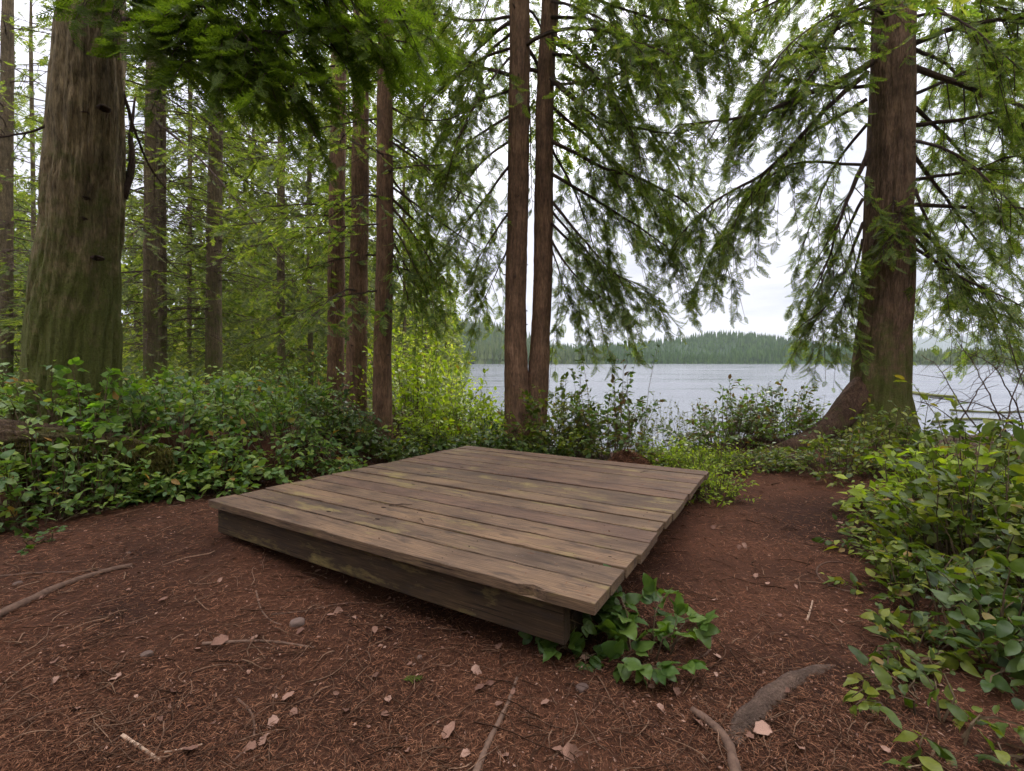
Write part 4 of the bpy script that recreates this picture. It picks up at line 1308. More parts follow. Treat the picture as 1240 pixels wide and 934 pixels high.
# ------------------------------------------------------------------ shrubs
def shrub(name, label, x, y, rad, height, shoots, leaf_len, mat, kind='salal', per=8, keep=60, group=None, seed=0, t0=0.3, z=None, lean=(0, 0), cat='shrub', tall=0, spread=1.0):
    g = np.random.default_rng(seed + 1000)
    bz = float(terr(x, y)) if z is None else z
    base = np.array([x, y, bz])
    o = thing(name, base, label, cat, group)
    stems = Acc(); LP, LD, LN, LS = [], [], [], []
    for i in range(shoots):
        a = g.uniform(0, 6.28); r = math.sqrt(g.random())
        b = np.array([math.cos(a), math.sin(a), 0]) * rad * r * .6 * spread
        tip = np.array([math.cos(a + g.normal(0, .4)), math.sin(a + g.normal(0, .4)), 0]) * rad * min(1.1, r + g.uniform(0, .35))
        q = np.linalg.norm(tip) / max(rad, 1e-3)
        h = height * (1 - .45 * q * q) * g.choice([.4, .6, .8, .95, 1.2]) * g.uniform(.9, 1.1)
        if i < tall:
            h = height * g.uniform(1.1, 1.5)
        tip = tip + np.array([lean[0], lean[1], 0]) * h
        if z is None:
            b[2] = float(terr(x + b[0], y + b[1])) - bz
            tip[2] = max(float(terr(x + tip[0], y + tip[1])) - bz, b[2] - .1) + h
        else:
            tip[2] = h
        tt = np.linspace(0, 1, 6)[:, None]
        C = b + (tip - b) * tt + UP * (.28 * h * np.sin(np.pi * tt)) + g.normal(0, .012, (6, 3)) * np.minimum(tt * 3, 1)
        stems.add(*tube(C[[0, 2, 4, 5]], [.0055, .004, .0026, .002], 3))
        m = per + int(g.integers(-2, 3))
        for j in range(m):
            f = t0 + (1 - t0) * (j + g.uniform(0, .6)) / m
            f = min(f, 1.0); xk = f * 5; k = min(int(xk), 4); w = xk - k
            p = C[k] * (1 - w) + C[k + 1] * w
            tg = nrm(C[k + 1] - C[k]); side = nrm(np.cross(tg, UP) + g.normal(0, .2, 3)) * (1 if j % 2 else -1)
            d = nrm(side * g.uniform(.5, 1.0) + tg * g.uniform(.1, .8) + UP * g.uniform(-.35, .25) + g.normal(0, .2, 3))
            if j == m - 1:
                d = nrm(tg + g.normal(0, .2, 3))
            n = nrm(UP * 1.0 + g.normal(0, .5, 3) - tg * .15)
            if kind == 'bramble':
                for da in (-1.0, 0, 1.0):
                    d2 = nrm(d * math.cos(da) + np.cross(n, d) * math.sin(da))
                    LP.append(p + d * leaf_len * .45 + d2 * .004); LD.append(d2); LN.append(n + g.normal(0, .12, 3)); LS.append(leaf_len * g.uniform(.75, 1.1) * (1 if da == 0 else .8))
                stems.add(*tube([p, p + d * leaf_len * .46], [.002, .0013], 3))
            else:
                LP.append(p + d * .012); LD.append(d); LN.append(n); LS.append(leaf_len * g.choice([.45, .7, .9, 1.0, 1.15, 1.3]) * g.uniform(.85, 1.1))
    LP, LD, LN, LS = np.array(LP), np.array(LD), nrm(np.array(LN)), np.array(LS)
    obj('stems', stems.mesh('stems', M['stem']), o, kind='stuff')
    R = frames(LD, LN) * LS[:, None, None]
    tm = LEAF[kind]; k = g.integers(0, len(tm), len(LP))
    wp = LP + base
    # the leaves that show largest and outermost stay separate, the others form one mass
    score = LS / np.linalg.norm(wp - [0, 0, CAM_Z], axis=1) * (1 + .9 * LP[:, 2] / max(height, .1) - .5 * ((wp - base) @ nrm(base - [0, 0, base[2]])) / max(rad, .1)) * g.uniform(.7, 1.3, len(LP))
    keep = int(keep * .85); order = np.argsort(-score); single = order[:keep]; rest = order[keep:]
    a = Acc()
    for q in range(len(tm)):
        s = rest[k[rest] == q]
        a.inst(tm[q][0], tm[q][1], R[s], LP[s])
    if a.n:
        obj('foliage', a.mesh('foliage', mat, True), o, kind='stuff')
    for i in single:
        lo = obj('leaf', leaf_mesh(kind, int(k[i]), mat), o)
        mtx = Matrix.Identity(4)
        for c in range(3):
            for rr in range(3):
                mtx[rr][c] = float(R[i][rr, c])
            mtx[c][3] = float(LP[i][c])
        lo.matrix_basis = mtx
    return o


def at_px(px, d):
    return (px - 620) / FPX * d * (1 - 0.0), d


def build_shrubs():
    S = shrub
    LB = 'low shrubs along the left bank'
    bank = [
        ('dark leafy shrub on the bank directly under the lone brown trunk', 262, 6.3, .75, .62, 70, .075, 'bank_leaf', 'salal', 9, 45, 0),
        ('dark shrub filling the bank just left of the three slender trunks', 352, 6.9, .75, .66, 75, .075, 'bank_leaf', 'salal', 9, 40, 0),
        ('shrub on the bank between the mossy trunk and the straight brown trunk', 188, 5.9, .62, .55, 60, .07, 'bank_leaf', 'salal', 9, 45, 0),
        ('low rounded leafy clump at the foot of the bank beside the bare needles', 258, 4.95, .42, .30, 52, .07, 'bank_leaf', 'salal', 9, 60, 0),
        ('shrub hanging down the bank face between log end and platform corner', 205, 5.0, .50, .45, 55, .07, 'bank_leaf', 'salal', 8, 55, 0),
        ('trailing shrub on the bank face behind the far left platform edge', 335, 5.65, .55, .42, 58, .07, 'bank_leaf', 'salal', 8, 50, 0),
        ('dim shrub at the base of the dark slender trunk', 405, 6.8, .60, .55, 60, .07, 'salal_dark', 'salal', 8, 40, 0),
        ('shrub at the foot of the slender trunk nearest the platform', 440, 7.0, .5, .4, 50, .065, 'salal_dark', 'salal', 8, 35, 0),
        ('leafy shrub behind the fallen log at the picture edge', 5, 5.6, .7, .5, 55, .07, 'bank_leaf', 'salal', 8, 30, 0),
        ('shrub growing against the mossy trunk on its far side', 140, 6.6, .6, .62, 55, .07, 'bank_leaf', 'salal', 8, 30, 0),
        ('tall dark shrub behind the lone brown trunk', 300, 8.6, 1.0, .85, 75, .08, 'bank_leaf', 'salal', 8, 20, 0),
        ('pale shrub between the lone trunk and the three slender trunks', 372, 9.4, 1.0, 1.0, 70, .08, 'bank_leaf', 'salal', 8, 15, 0),
        ('shrub beyond the straight brown trunk in the wood', 215, 9.0, 1.0, .8, 70, .08, 'bank_leaf', 'salal', 8, 15, 0),
        ('shrub in the wood beyond the huge mossy trunk', 60, 8.5, 1.2, .8, 70, .08, 'bank_leaf', 'salal', 8, 15, 0),
        ('leafy shoots draped over the top of the rotting log', 95, 4.15, .38, .52, 36, .06, 'bank_leaf', 'salal', 8, 50, 0),
        ('tangled leaves in front of the rotting log at the picture edge', 30, 3.8, .34, .52, 30, .06, 'bank_leaf', 'salal', 8, 60, 0),
        ('pale leafy shrub rising from behind the rotting log', 60, 4.75, .5, .42, 44, .065, 'bank_leaf', 'salal', 8, 45, 0),
        ('leafy shoots hanging over the mossy end of the rotting log', 150, 4.55, .42, .34, 44, .065, 'bank_leaf', 'salal', 8, 55, 0),
        ('low leaves at the foot of the bank left of the rounded clump', 185, 4.55, .3, .2, 34, .06, 'bank_leaf', 'salal', 8, 50, 0),
        ('low leaves creeping toward the needles behind the left platform corner', 390, 5.85, .42, .26, 44, .065, 'bank_leaf', 'salal', 8, 45, 0),
    ]
    for i, (lab, px, d, rad, h, sh, ll, mt, kd, per, kp, tl) in enumerate(bank):
        x, y = at_px(px, d); sh = int(sh * 1.7); ll *= 1.25; h *= 1.3; rad *= 1.15
        S('bank_shrub', lab, x, y, rad, h, sh, ll, M[mt], kd, per, kp, LB, 10 + i, tall=tl)
    x, y = at_px(18, 3.75); S('bramble_plant', 'pale green bramble leaves in front of the hollow under the log', x, y, .32, .42, 12, .075, M['bramble'], 'bramble', 5, 60, None, 30, lean=(-.1, -.2))
    x, y = at_px(45, 3.25); S('ground_bramble', 'tiny bramble sprig on bare needles below the hollow under the log', x, y, .14, .08, 5, .05, M['bramble'], 'bramble', 3, 40, None, 31)
    x, y = at_px(95, 4.15); S('mossy_bramble', 'bramble trailing over the moss at the log', x, y, .35, .5, 12, .06, M['bramble'], 'bramble', 4, 50, None, 32)
    # light green sapling in front of the mossy trunk
    x, y = at_px(112, 4.62); S('maple_sapling', 'bright spring green sapling in front of the huge mossy trunk', x, y, .32, 1.0, 15, .085, M['maple'], 'bramble', 6, 100, None, 33, z=float(terr(x, y)) - .05, t0=.45)

    mid = [
        ('bright green shrub behind the slender trunk nearest the platform', 505, 9.0, .95, 1.15, 85, .09, 'salal_bright', 'salal', 12, 30, 0),
        ('yellow green shrub with the lake behind it left of the twin trunks', 560, 8.8, .8, .78, 75, .085, 'salal_bright', 'salal', 12, 40, 0),
        ('dark low shrub at the back left platform corner', 515, 7.0, .62, .42, 62, .065, 'salal_dark', 'salal', 12, 40, 0),
        ('dark shrub in front of the base of the twin trunks', 590, 6.75, .6, .46, 66, .068, 'salal_dark', 'salal', 12, 45, 0),
        ('shrub at the right foot of the twin trunks', 672, 6.9, .55, .55, 66, .075, 'salal', 'salal', 12, 45, 2),
        ('brownish shrub with tall leafy shoots against the lake behind the platform', 740, 6.9, .62, .64, 80, .075, 'mixed_leaf', 'salal', 12, 60, 6),
        ('dark shrub directly behind the middle of the back platform edge', 655, 6.4, .42, .34, 50, .065, 'salal_dark', 'salal', 12, 40, 0),
        ('tall lime shrub against the lake beside the yellow leaved shrub', 545, 10.0, 1.0, .95, 70, .10, 'salal_bright', 'salal', 10, 20, 0),
        ('lime shrub low against the lake between slender and twin trunks', 535, 7.7, .7, .5, 62, .075, 'salal_bright', 'salal', 11, 50, 0),
        ('bright shrub hugging the left side of the twin trunks', 595, 7.6, .5, .5, 52, .075, 'salal_bright', 'salal', 11, 50, 0),
        ('green shrub behind the right foot of the twin trunks', 690, 7.7, .5, .5, 52, .075, 'salal', 'salal', 11, 45, 0),
        ('small lime shrub in the grass behind the far right platform corner', 800, 6.5, .4, .22, 46, .055, 'salal_bright', 'salal', 9, 45, 0),
        ('tiny leaved lime plant between grass and path', 850, 6.2, .45, .2, 52, .045, 'salal_bright', 'small', 10, 45, 0),
    ]
    for i, (lab, px, d, rad, h, sh, ll, mt, kd, per, kp, tl) in enumerate(mid):
        x, y = at_px(px, d); dk = mt == 'salal_dark'; sh = int(sh * 1.8); ll *= 1.15; h *= 1.05 if dk else 1.9; rad *= 1.1 if dk else 1.3
        S('shore_shrub', lab, x, y, rad, h, sh, ll, M[mt], kd, per, kp, 'shrubs behind the platform', 50 + i, tall=tl)
    right = [
        ('reddish and lime shrub beside the curved root of the leaning cedar', 880, 7.4, .8, .8, 110, .08, 'mixed_leaf', 'salal', 12, 60, 3),
        ('lime shrub at the water between the platform and the leaning cedar', 945, 7.7, .75, .8, 95, .08, 'mixed_leaf', 'salal', 12, 45, 3),
        ('low dark ground shrub below the curved root', 930, 6.1, .5, .22, 60, .06, 'salal', 'salal', 10, 50, 0),
        ('fresh green feathery shrub at the far right platform corner', 868, 4.75, .34, .36, 62, .05, 'salal_bright', 'small', 11, 60, 0),
        ('dark green shrub in front of the leaning cedar at the path edge', 1022, 5.3, .55, .42, 75, .07, 'salal', 'salal', 8, 60, 0),
        ('green shrub hiding the foot of the leaning cedar', 1085, 5.6, .62, .55, 80, .075, 'salal', 'salal', 8, 60, 2),
        ('yellow green rounded leaves on the shrub nearest the path bend', 1135, 3.75, .5, .52, 64, .095, 'salal_bright', 'salal', 8, 70, 0),
        ('tall leafy shrub reaching up in front of the bare brambles', 1190, 3.9, .62, .72, 80, .10, 'salal', 'salal', 8, 75, 5),
        ('dense green shrub bordering the path at the right edge', 1170, 3.0, .5, .55, 70, .085, 'salal', 'salal', 8, 90, 0),
        ('dark blue green shrub at the right picture edge', 1235, 2.75, .55, .70, 66, .10, 'salal', 'salal', 8, 90, 2),
        ('low leaves filling the path edge below the rounded yellow green leaves', 1092, 3.5, .34, .24, 40, .07, 'salal', 'salal', 8, 60, 0),
        ('flat leafy shoots in the shade at the path edge', 1120, 2.1, .24, .12, 14, .07, 'salal', 'salal', 7, 60, 0),
        ('low shrub spilling onto the path', 1125, 2.6, .32, .30, 46, .07, 'salal', 'salal', 8, 80, 0),
        ('shadowed shrub with broad leaves in the bottom corner', 1225, 2.1, .34, .36, 30, .085, 'salal_dark', 'salal', 7, 90, 0),
        ('sprawling low shoots with yellowing leaves at the bottom right corner', 1165, 1.66, .30, .13, 14, .075, 'salal', 'salal', 6, 80, 0),
    ]
    for i, (lab, px, d, rad, h, sh, ll, mt, kd, per, kp, tl) in enumerate(right):
        x, y = at_px(px, d); sh = int(sh * 1.55); ll *= .92; rad *= 1.05
        S('path_shrub', lab, x, y, rad, h, sh, ll, M[mt], kd, per, kp, 'shrubs on the lake side of the path', 80 + i, tall=tl)
    # plant under the near platform corner
    p = G0(765, 800)
    S('corner_plant', 'broad leaved bramble growing out from under the near platform corner', p[0] + .06, p[1] + .08, .27, .23, 18, .10, M['bramble'], 'bramble', 3, 110, None, 99, t0=.5, lean=(.15, -.1))
    p = G0(690, 790)
    S('corner_sprig', 'short sprig of round leaves beneath the front platform edge', p[0] + .0, p[1] + .04, .14, .16, 5, .085, M['bramble'], 'bramble', 3, 40, None, 98, t0=.6, lean=(-.5, 0))
    # yellow willow and bare brambles
    x, y = at_px(528, 13.5)
    S('willow_shrub', 'yellow leaved spindly shrub glowing at the lake edge left of the twin trunks', x, y, 1.7, 2.4, 75, .11, M['willow'], 'small', 12, 0, None, 120, t0=.35, spread=.4)
    x, y = at_px(470, 15.5)
    S('lime_shrub', 'tall lime green shrub beyond the slender trunks', x, y, 1.6, 2.6, 80, .13, M['forest_leaf'], 'small', 14, 0, None, 121, t0=.3)


build_shrubs()


def build_bare_bramble():
    g = np.random.default_rng(17)
    x, y = at_px(1225, 5.2)
    base = np.array([x, y, float(terr(x, y))])
    o = thing('bare_bramble', base, 'leafless tangle of thin brown stems against the water', 'shrub')
    for pts in ([(1235, 590, 5.0), (1190, 530, 5.1), (1150, 470, 5.2), (1130, 440, 5.3), (1110, 425, 5.4)], [(1250, 600, 4.8), (1220, 520, 4.9), (1190, 450, 5.0), (1165, 410, 5.1)],
                [(1245, 560, 5.4), (1235, 500, 5.5), (1200, 440, 5.6), (1150, 420, 5.7)], [(1190, 580, 5.2), (1165, 520, 5.3), (1140, 500, 5.4), (1110, 492, 5.5)],
                [(1270, 560, 5.0), (1240, 470, 5.2), (1220, 410, 5.3)], [(1260, 540, 5.2), (1200, 495, 5.3), (1150, 485, 5.4), (1105, 478, 5.5)], [(1210, 590, 5.0), (1222, 500, 5.0), (1250, 420, 5.1)],
                [(1160, 575, 5.5), (1155, 530, 5.6), (1180, 470, 5.6), (1215, 430, 5.7)], [(1280, 570, 5.1), (1225, 540, 5.2), (1170, 530, 5.2), (1125, 525, 5.3)]):
        Q, L = resample(px_line(pts), 26)
        Q = Q + np.cumsum(g.normal(0, .006, Q.shape), 0)
        a = Acc(); a.add(*tube(Q, np.linspace(.011, .003, 26), 5))
        for i in range(16):
            k = int(g.integers(4, 25)); d = nrm(g.normal(0, 1, 3) + UP * .3); l = g.uniform(.12, .45)
            C = np.array([Q[k] + d * l * t + nrm(g.normal(0, 1, 3)) * .03 * t for t in (0, .35, .7, 1)]) - UP * .15 * l * np.array([0, .1, .5, 1])[:, None]
            a.add(*tube(C, [.004, .003, .002, .0012], 3))
        obj('stem', a.mesh('stem', M['limb'], False, base), o)


build_bare_bramble()


def blades(name, label, cat, cx, cy, rx, ry, n, h, mat, seed, lean=.4, wid=.05):
    g = np.random.default_rng(seed)
    a = g.uniform(0, 6.28, n); r = np.sqrt(g.random(n))
    x, y = cx + rx * r * np.cos(a), cy + ry * r * np.sin(a)
    h = h * (.45 + .9 * smooth(.5 + Noise(seed, 7)(x, y)))
    pos = np.stack([x, y, terr(x, y) - .01], -1)
    d = nrm(UP + g.normal(0, lean, (n, 3)) * [1, 1, .2])
    tv = np.array([(0, -wid, 0), (0, wid, 0), (.5, wid * .8, -.04), (.5, -wid * .8, -.04), (1, 0, -.22)]); tt = np.array([(0, 1, 2), (0, 2, 3), (3, 2, 4)])
    A = Acc(); A.inst(tv, tt, frames(d, g.normal(0, 1, (n, 3))) * (h * g.uniform(.5, 1.2, n))[:, None, None], pos)
    return obj(name, A.mesh(name, mat), None, label, cat, None, 'stuff')


x, y = at_px(828, 6.7)
blades('grass', 'bright lime grass at the gap behind the far right platform corner', 'grass', x, y, .7, .8, 3000, .2, M['grass'], 61, .8)
x, y = at_px(835, 5.35)
blades('grass', 'thin fringe of lime grass touching the back right platform edge', 'grass', x, y, .35, .45, 1500, .13, M['grass'], 62, .6)


def build_weeds():
    """Tall thin weeds at the shore, each clump a plant."""
    g = np.random.default_rng(33)
    names = ['dry weed clump farthest from the leaning cedar at the shore', 'second weed clump along the shore from the platform', 'third weed clump along the shore from the platform',
             'feathery weed clump above the lime shrub', 'tall weed stalks just before the curved root', 'weed stalks between the brownish shrub and the grass', 'weed stalks touching the leaning cedar from the lake side']
    for i, (px, d) in enumerate(((790, 8.2), (825, 8.0), (858, 8.3), (905, 8.4), (950, 8.5), (772, 7.8), (985, 8.5))):
        x, y = at_px(px, d)
        base = np.array([x, y, float(terr(x, y))])
        o = thing('weed_clump', base, names[i], 'weed', 'tall weeds along the shore')
        top = 1.30 + g.uniform(-.12, .12)
        lv = Acc(); LP, LD = [], []
        for s in range(15):
            b = base + np.array([g.normal(0, .2), g.normal(0, .2), 0])
            b[2] = float(terr(b[0], b[1])) - .02
            h = max(.3, (top - .35 - base[2] * .55) * g.uniform(.55, 1.0))
            tip = b + np.array([g.normal(0, .14), g.normal(0, .1), h])
            tt = np.linspace(0, 1, 6)[:, None]
            C = b + (tip - b) * tt + np.array([g.normal(0, .08), 0, 0]) * np.sin(np.pi * tt)
            st = Acc(); st.add(*tube(C, np.linspace(.004, .0018, 6), 3)); obj('stem', st.mesh('stem', M['weed'], False, base), o)
            for k in range(16):
                f = g.uniform(.25, 1); xk = f * 5; q = min(int(xk), 4); p = C[q] + (C[q + 1] - C[q]) * (xk - q)
                LP.append(p - base); LD.append(nrm(g.normal(0, 1, 3) * [1, 1, .5] + UP * .5))
        LP, LD = np.array(LP), np.array(LD); m = len(LP)
        lv.inst(*LEAF['small'][0], frames(LD, g.normal(0, 1, (m, 3))) * g.uniform(.025, .065, (m, 1, 1)), LP)
        obj('foliage', lv.mesh('foliage', M['weed']), o, kind='stuff')


build_weeds()


# ------------------------------------------------------------------ forest floor litter
def build_needles():
    g = np.random.default_rng(44)
    n = 165000
    px = g.uniform(-60, 1300, n); py = 525 + 520 * g.uniform(0, 1, n) ** 1.1
    d = np.clip((CAM_Z) * FPX / np.maximum(py - 438, 60), 1.2, 8)
    x = (px - 620) / FPX * d
    keep = (bank_dist(x, d) < .25)
    x, d = x[keep], d[keep]
    clump = Noise(71, 5)(x, d) + .5 * Noise(72, 14)(x, d)
    keep = clump + g.normal(0, .5, len(x)) > -.45
    x, d = x[keep], d[keep]; n = len(x)
    pos = np.stack([x, d, terr(x, d) + g.uniform(.001, .012, n)], -1)
    a = g.uniform(0, 6.28, n)
    dd = np.stack([np.cos(a), np.sin(a), g.normal(0, .13, n)], -1)
    nn = nrm(UP + g.normal(0, .45, (n, 3)))
    far = np.clip(.7 + .22 * (d - 1.5), .7, 2.0)
    L = (g.gamma(3, .009, n) + .012) * far
    wd = g.uniform(.0009, .0019, n) * far
    R = frames(dd, nn); R = np.stack([R[..., 0] * L[:, None], R[..., 1] * wd[:, None], R[..., 2] * L[:, None]], -1)
    tv = np.array([(-.5, -1, 0), (0, -1, .07), (.5, 0, 0), (0, 1, .07)]); tt = np.array([(0, 1, 3), (1, 2, 3)])
    A = Acc(); A.inst(tv, tt, R, pos)
    obj('needle_litter', A.mesh('needle_litter', M['needles']), None, 'carpet of fallen reddish needles over the clearing', 'needles', None, 'stuff')


def build_twigs():
    g = np.random.default_rng(45)
    A = Acc()
    n = 2500
    for i in range(n):
        px = g.uniform(-40, 1160); py = 550 + 420 * g.random() ** 1.1
        d = np.clip(CAM_Z * FPX / (py - 438), 1.2, 7)
        x = (px - 620) / FPX * d
        if bank_dist(x, d) > .15:
            continue
        a = g.uniform(0, 6.28); l = g.gamma(2.2, .045) + .04
        k = 5; ang = a + np.cumsum(g.normal(0, .28, k)); st = np.stack([np.cos(ang), np.sin(ang)], -1) * l / k
        xy = np.array([x, d]) + np.vstack([[0, 0], np.cumsum(st, 0)])
        z = terr(xy[:, 0], xy[:, 1]) + .004 + g.uniform(0, .012) + .012 * np.sin(np.linspace(0, 3.1, k + 1)) * g.random()
        A.add(*tube(np.column_stack([xy, z]), np.linspace(1, .4, k + 1) * (.0009 + .0026 * g.random() ** 2.2) * max(1, .55 + .3 * d), 3))
    obj('twig_litter', A.mesh('twig_litter', M['twig'], True), None, 'scatter of thin dead twigs and rootlets over the clearing floor', 'twigs', None, 'stuff')




def build_leaf_litter():
    """Crumbs of bark and broken leaf among the needles."""
    g = np.random.default_rng(46)
    n = 5200
    px = g.uniform(-60, 1250, n); py = 535 + 480 * g.uniform(0, 1, n)
    d = np.clip(CAM_Z * FPX / np.maximum(py - 438, 60), 1.2, 8); x = (px - 620) / FPX * d
    ok = (bank_dist(x, d) < .1) & (Noise(73, 3)(x, d) + g.normal(0, .35, n) > -.1)
    x, d = x[ok], d[ok]; n = len(x)
    pos = np.stack([x, d, terr(x, d) + g.uniform(.004, .014, n)], -1)
    a = g.uniform(0, 6.28, n)
    R = frames(np.stack([np.cos(a), np.sin(a), g.normal(0, .2, n)], -1), nrm(UP + g.normal(0, .35, (n, 3))))
    L = g.gamma(2.0, .005, n) + .006; L = L * np.clip(.7 + .2 * (d - 1.5), .7, 1.8)
    R = R * L[:, None, None]; R[:, :, 1] *= g.uniform(.4, 1.3, (n, 1))
    A = Acc()
    for q in range(2):
        m = np.arange(n) % 2 == q
        A.inst(*LEAF['small'][q], R[m], pos[m])
    obj('leaf_litter', A.mesh('leaf_litter', M['deadleaf']), None, 'crumbs of bark and broken dead leaf among the fallen needles', 'litter', None, 'stuff')


build_needles()
build_twigs()
build_leaf_litter()


def stick(name, label, pts, r0, r1, mat, cat='stick', lift=.0, seed=0, group=None, segs=9, rough=.05, sink=0.0):
    g = np.random.default_rng(seed + 500)
    P = [G0(px, py) for px, py in pts]
    Q, L = resample(P, max(14, int(8 * len(P))))
    Q[:, 2] = terr(Q[:, 0], Q[:, 1]) + np.linspace(r0, r1, len(Q)) * .55 + lift - sink * np.abs(np.linspace(-1, 1, len(Q))) ** 2.5
    base = Q[0].copy()
    a = Acc(); n = len(Q)
    disp = 1 + rough * g.normal(0, 1, (n, segs)) + .08 * np.sin(np.arange(n) * .9 + seed)[:, None]
    v, t = tube(Q, np.linspace(r0, r1, n), segs, disp); a.add(v - base, t)
    o = obj(name, a.mesh(name, mat, True), None, label, cat, group)
    o.location = tuple(base)
    return o


def build_litter_things():
    stick('fallen_branch', 'thick dead branch lying at the left picture edge on the needles', [(-60, 780), (0, 747), (60, 718), (110, 699), (160, 686)], .026, .014, M['stick'], 'branch', seed=1)
    stick('fallen_branch', 'pale thin straight stick above the thick dead branch', [(-40, 700), (20, 697), (80, 694), (128, 690)], .008, .005, M['stick'], 'stick', seed=2)
    stick('tree_root', 'half buried grey root crossing the path', [(885, 895), (915, 862), (955, 828), (1000, 808), (1060, 803)], .052, .016, M['root'], 'root', -.022, seed=3, segs=18, rough=.02, sink=.05)
    stick('tree_root', 'dark curved root poking out below the half buried grey root', [(838, 862), (862, 880), (882, 905), (893, 950)], .014, .02, M['stick'], 'root', seed=4)
    stick('fallen_branch', 'dark stick pointing away from the viewer below the platform corner', [(572, 950), (590, 905), (612, 860), (626, 822)], .013, .006, M['stick'], 'stick', seed=5)
    stick('wood_splinter', 'thick pale split wood splinter lying in the lower left', [(148, 892), (170, 906), (194, 923)], .0075, .006, M['pale'], 'splinter', seed=6, segs=5)
    stick('wood_splinter', 'short pale splinter right of the thick split one', [(199, 912), (222, 908), (245, 902)], .004, .003, M['pale'], 'splinter', seed=7, segs=5)
    stick('wood_splinter', 'long thin tan splinter crossing behind the thick split one', [(118, 910), (150, 890), (195, 860)], .004, .0025, M['stick'], 'splinter', seed=8, segs=5)
    stick('curved_twig', 'curved tan twig in front of the front platform beam', [(310, 716), (316, 738), (328, 752), (341, 757)], .0045, .003, M['stick'], 'twig', seed=9)
    stick('curved_twig', 'long thin twig lying parallel to the front platform beam', [(328, 745), (370, 740), (420, 731), (452, 729)], .004, .002, M['stick'], 'twig', seed=10)
    stick('curved_twig', 'long arched rootlet near the lower left splinters', [(285, 845), (303, 862), (308, 885), (300, 905), (270, 934)], .005, .003, M['stick'], 'twig', seed=11)
    stick('curved_twig', 'looping pale twig on the path beside the shrubs', [(1040, 720), (1010, 712), (992, 700), (990, 688), (1005, 681), (1035, 684)], .006, .004, M['stick'], 'twig', seed=12)
    stick('curved_twig', 'looped rootlet beside the plant at the near platform corner', [(838, 800), (856, 792), (862, 775), (862, 760)], .005, .003, M['stick'], 'twig', seed=13)
    stick('curved_twig', 'pale short twig standing out in the middle of the path', [(977, 752), (981, 740), (984, 728)], .006, .004, M['pale'], 'twig', seed=14)
    stick('bark_strip', 'long strip of brown bark between the dead leaves', [(245, 781), (290, 778), (340, 779), (380, 785)], .009, .005, M['stick'], 'bark', seed=15)
    stick('fallen_branch', 'dead stick leaning at the foot of the bank below the log', [(62, 625), (95, 610), (135, 592)], .008, .006, M['stick'], 'stick', .03, seed=16)
    stick('fallen_branch', 'second dead stick at the foot of the bank nearer the needles', [(70, 632), (105, 615), (140, 598)], .007, .005, M['pale'], 'stick', .01, seed=17)
    # dead leaves, each its own thing
    g = np.random.default_rng(91)
    named = [(265, 781, .085, 'large tan dead leaf left of the bark strip'), (308, 776, .06, 'orange dead leaf beside the large tan one'), (545, 890, .07, 'pale crumpled leaf at the bottom below the platform'),
             (695, 918, .08, 'broad faded leaf at the bottom edge below the corner plant'), (800, 875, .04, 'orange brown leaf below the corner plant'), (968, 908, .055, 'pinkish leaf right of the dark curved root'),
             (922, 890, .075, 'torn pale leaf under the half buried root'), (98, 820, .05, 'tan leaf chip lying in the lower left litter'), (580, 838, .06, 'brown leaf beneath the platform shade'),
             (915, 700, .045, 'white leaf on the path beside the platform'), (930, 710, .04, 'second white leaf on the path'), (895, 665, .05, 'dark fallen leaf close to the right platform edge'),
             (470, 765, .055, 'folded tan leaf under the front beam'), (410, 742, .06, 'pinkish lobed leaf in front of the beam')]
    spots = [(px, py, s, lab, None) for px, py, s, lab in named]
    for i in range(110):
        px, py = g.uniform(20, 1080), 620 + 310 * g.random()
        if 240 < px < 860 and py < 780 and py < 620 + (px - 240) * .34:
            continue
        spots.append((px, py, g.uniform(.022, .055), 'small curled brown leaf scrap lying on the needle litter', 'small leaf scraps'))
    mesh_pool = []
    for q in range(4):
        v, t = leaf_template(.34, g.uniform(.1, .6), g.uniform(-.3, .4), .12, 200 + q, 6)
        v = v + g.normal(0, .025, v.shape); a = Acc(); a.add(v - [.5, 0, 0], t); mesh_pool.append(a.mesh('dead_leaf', M['deadleaf'], True))
    for i, (px, py, s, lab, grp) in enumerate(spots):
        p = G0(px, py)
        if bank_dist(p[0], p[1]) > 0:
            continue
        o = obj('dead_leaf', mesh_pool[i % 4], None, lab, 'leaf', grp)
        o.location = (p[0], p[1], p[2] + .014); o.scale = (s, s, s); o.rotation_euler = (g.normal(0, .3), g.normal(0, .3), g.uniform(0, 6.28))
    # stones
    for i, (px, py, s, lab) in enumerate(((360, 756, .042, 'square brown stone in front of the platform beam'), (21, 708, .024, 'pale stone beside the thick dead branch'), (178, 794, .028, 'flat stone in the left litter'),
                                          (155, 671, .02, 'small pale stone above the branch tip'), (705, 835, .03, 'dim stone under the corner plant'), (508, 797, .016, 'pebble in the shade of the platform'))):
        import bmesh
        bm = bmesh.new(); bmesh.ops.create_icosphere(bm, subdivisions=3, radius=1)
        nn = Noise(300 + i, 1.6)
        for v in bm.verts:
            k = 1 + .22 * float(nn(v.co.x * 1.3 + v.co.z, v.co.y * 1.3 - v.co.z))
            v.co = Vector((max(-.85, min(.85, v.co.x * k)), max(-.8, min(.8, v.co.y * k)) * .85, max(-.7, min(.62, v.co.z * k)) * .8))
        me = bpy.data.meshes.new('stone'); bm.to_mesh(me); bm.free(); me.materials.append(M['stone'])
        me.polygons.foreach_set('use_smooth', np.ones(len(me.polygons), bool))
        p = G0(px, py)
        o = obj('stone', me, None, lab, 'stone', 'stones on the clearing floor'); o.location = (p[0], p[1], p[2] + s * .05); o.scale = (s, s, s); o.rotation_euler = (0, 0, g.uniform(0, 6))
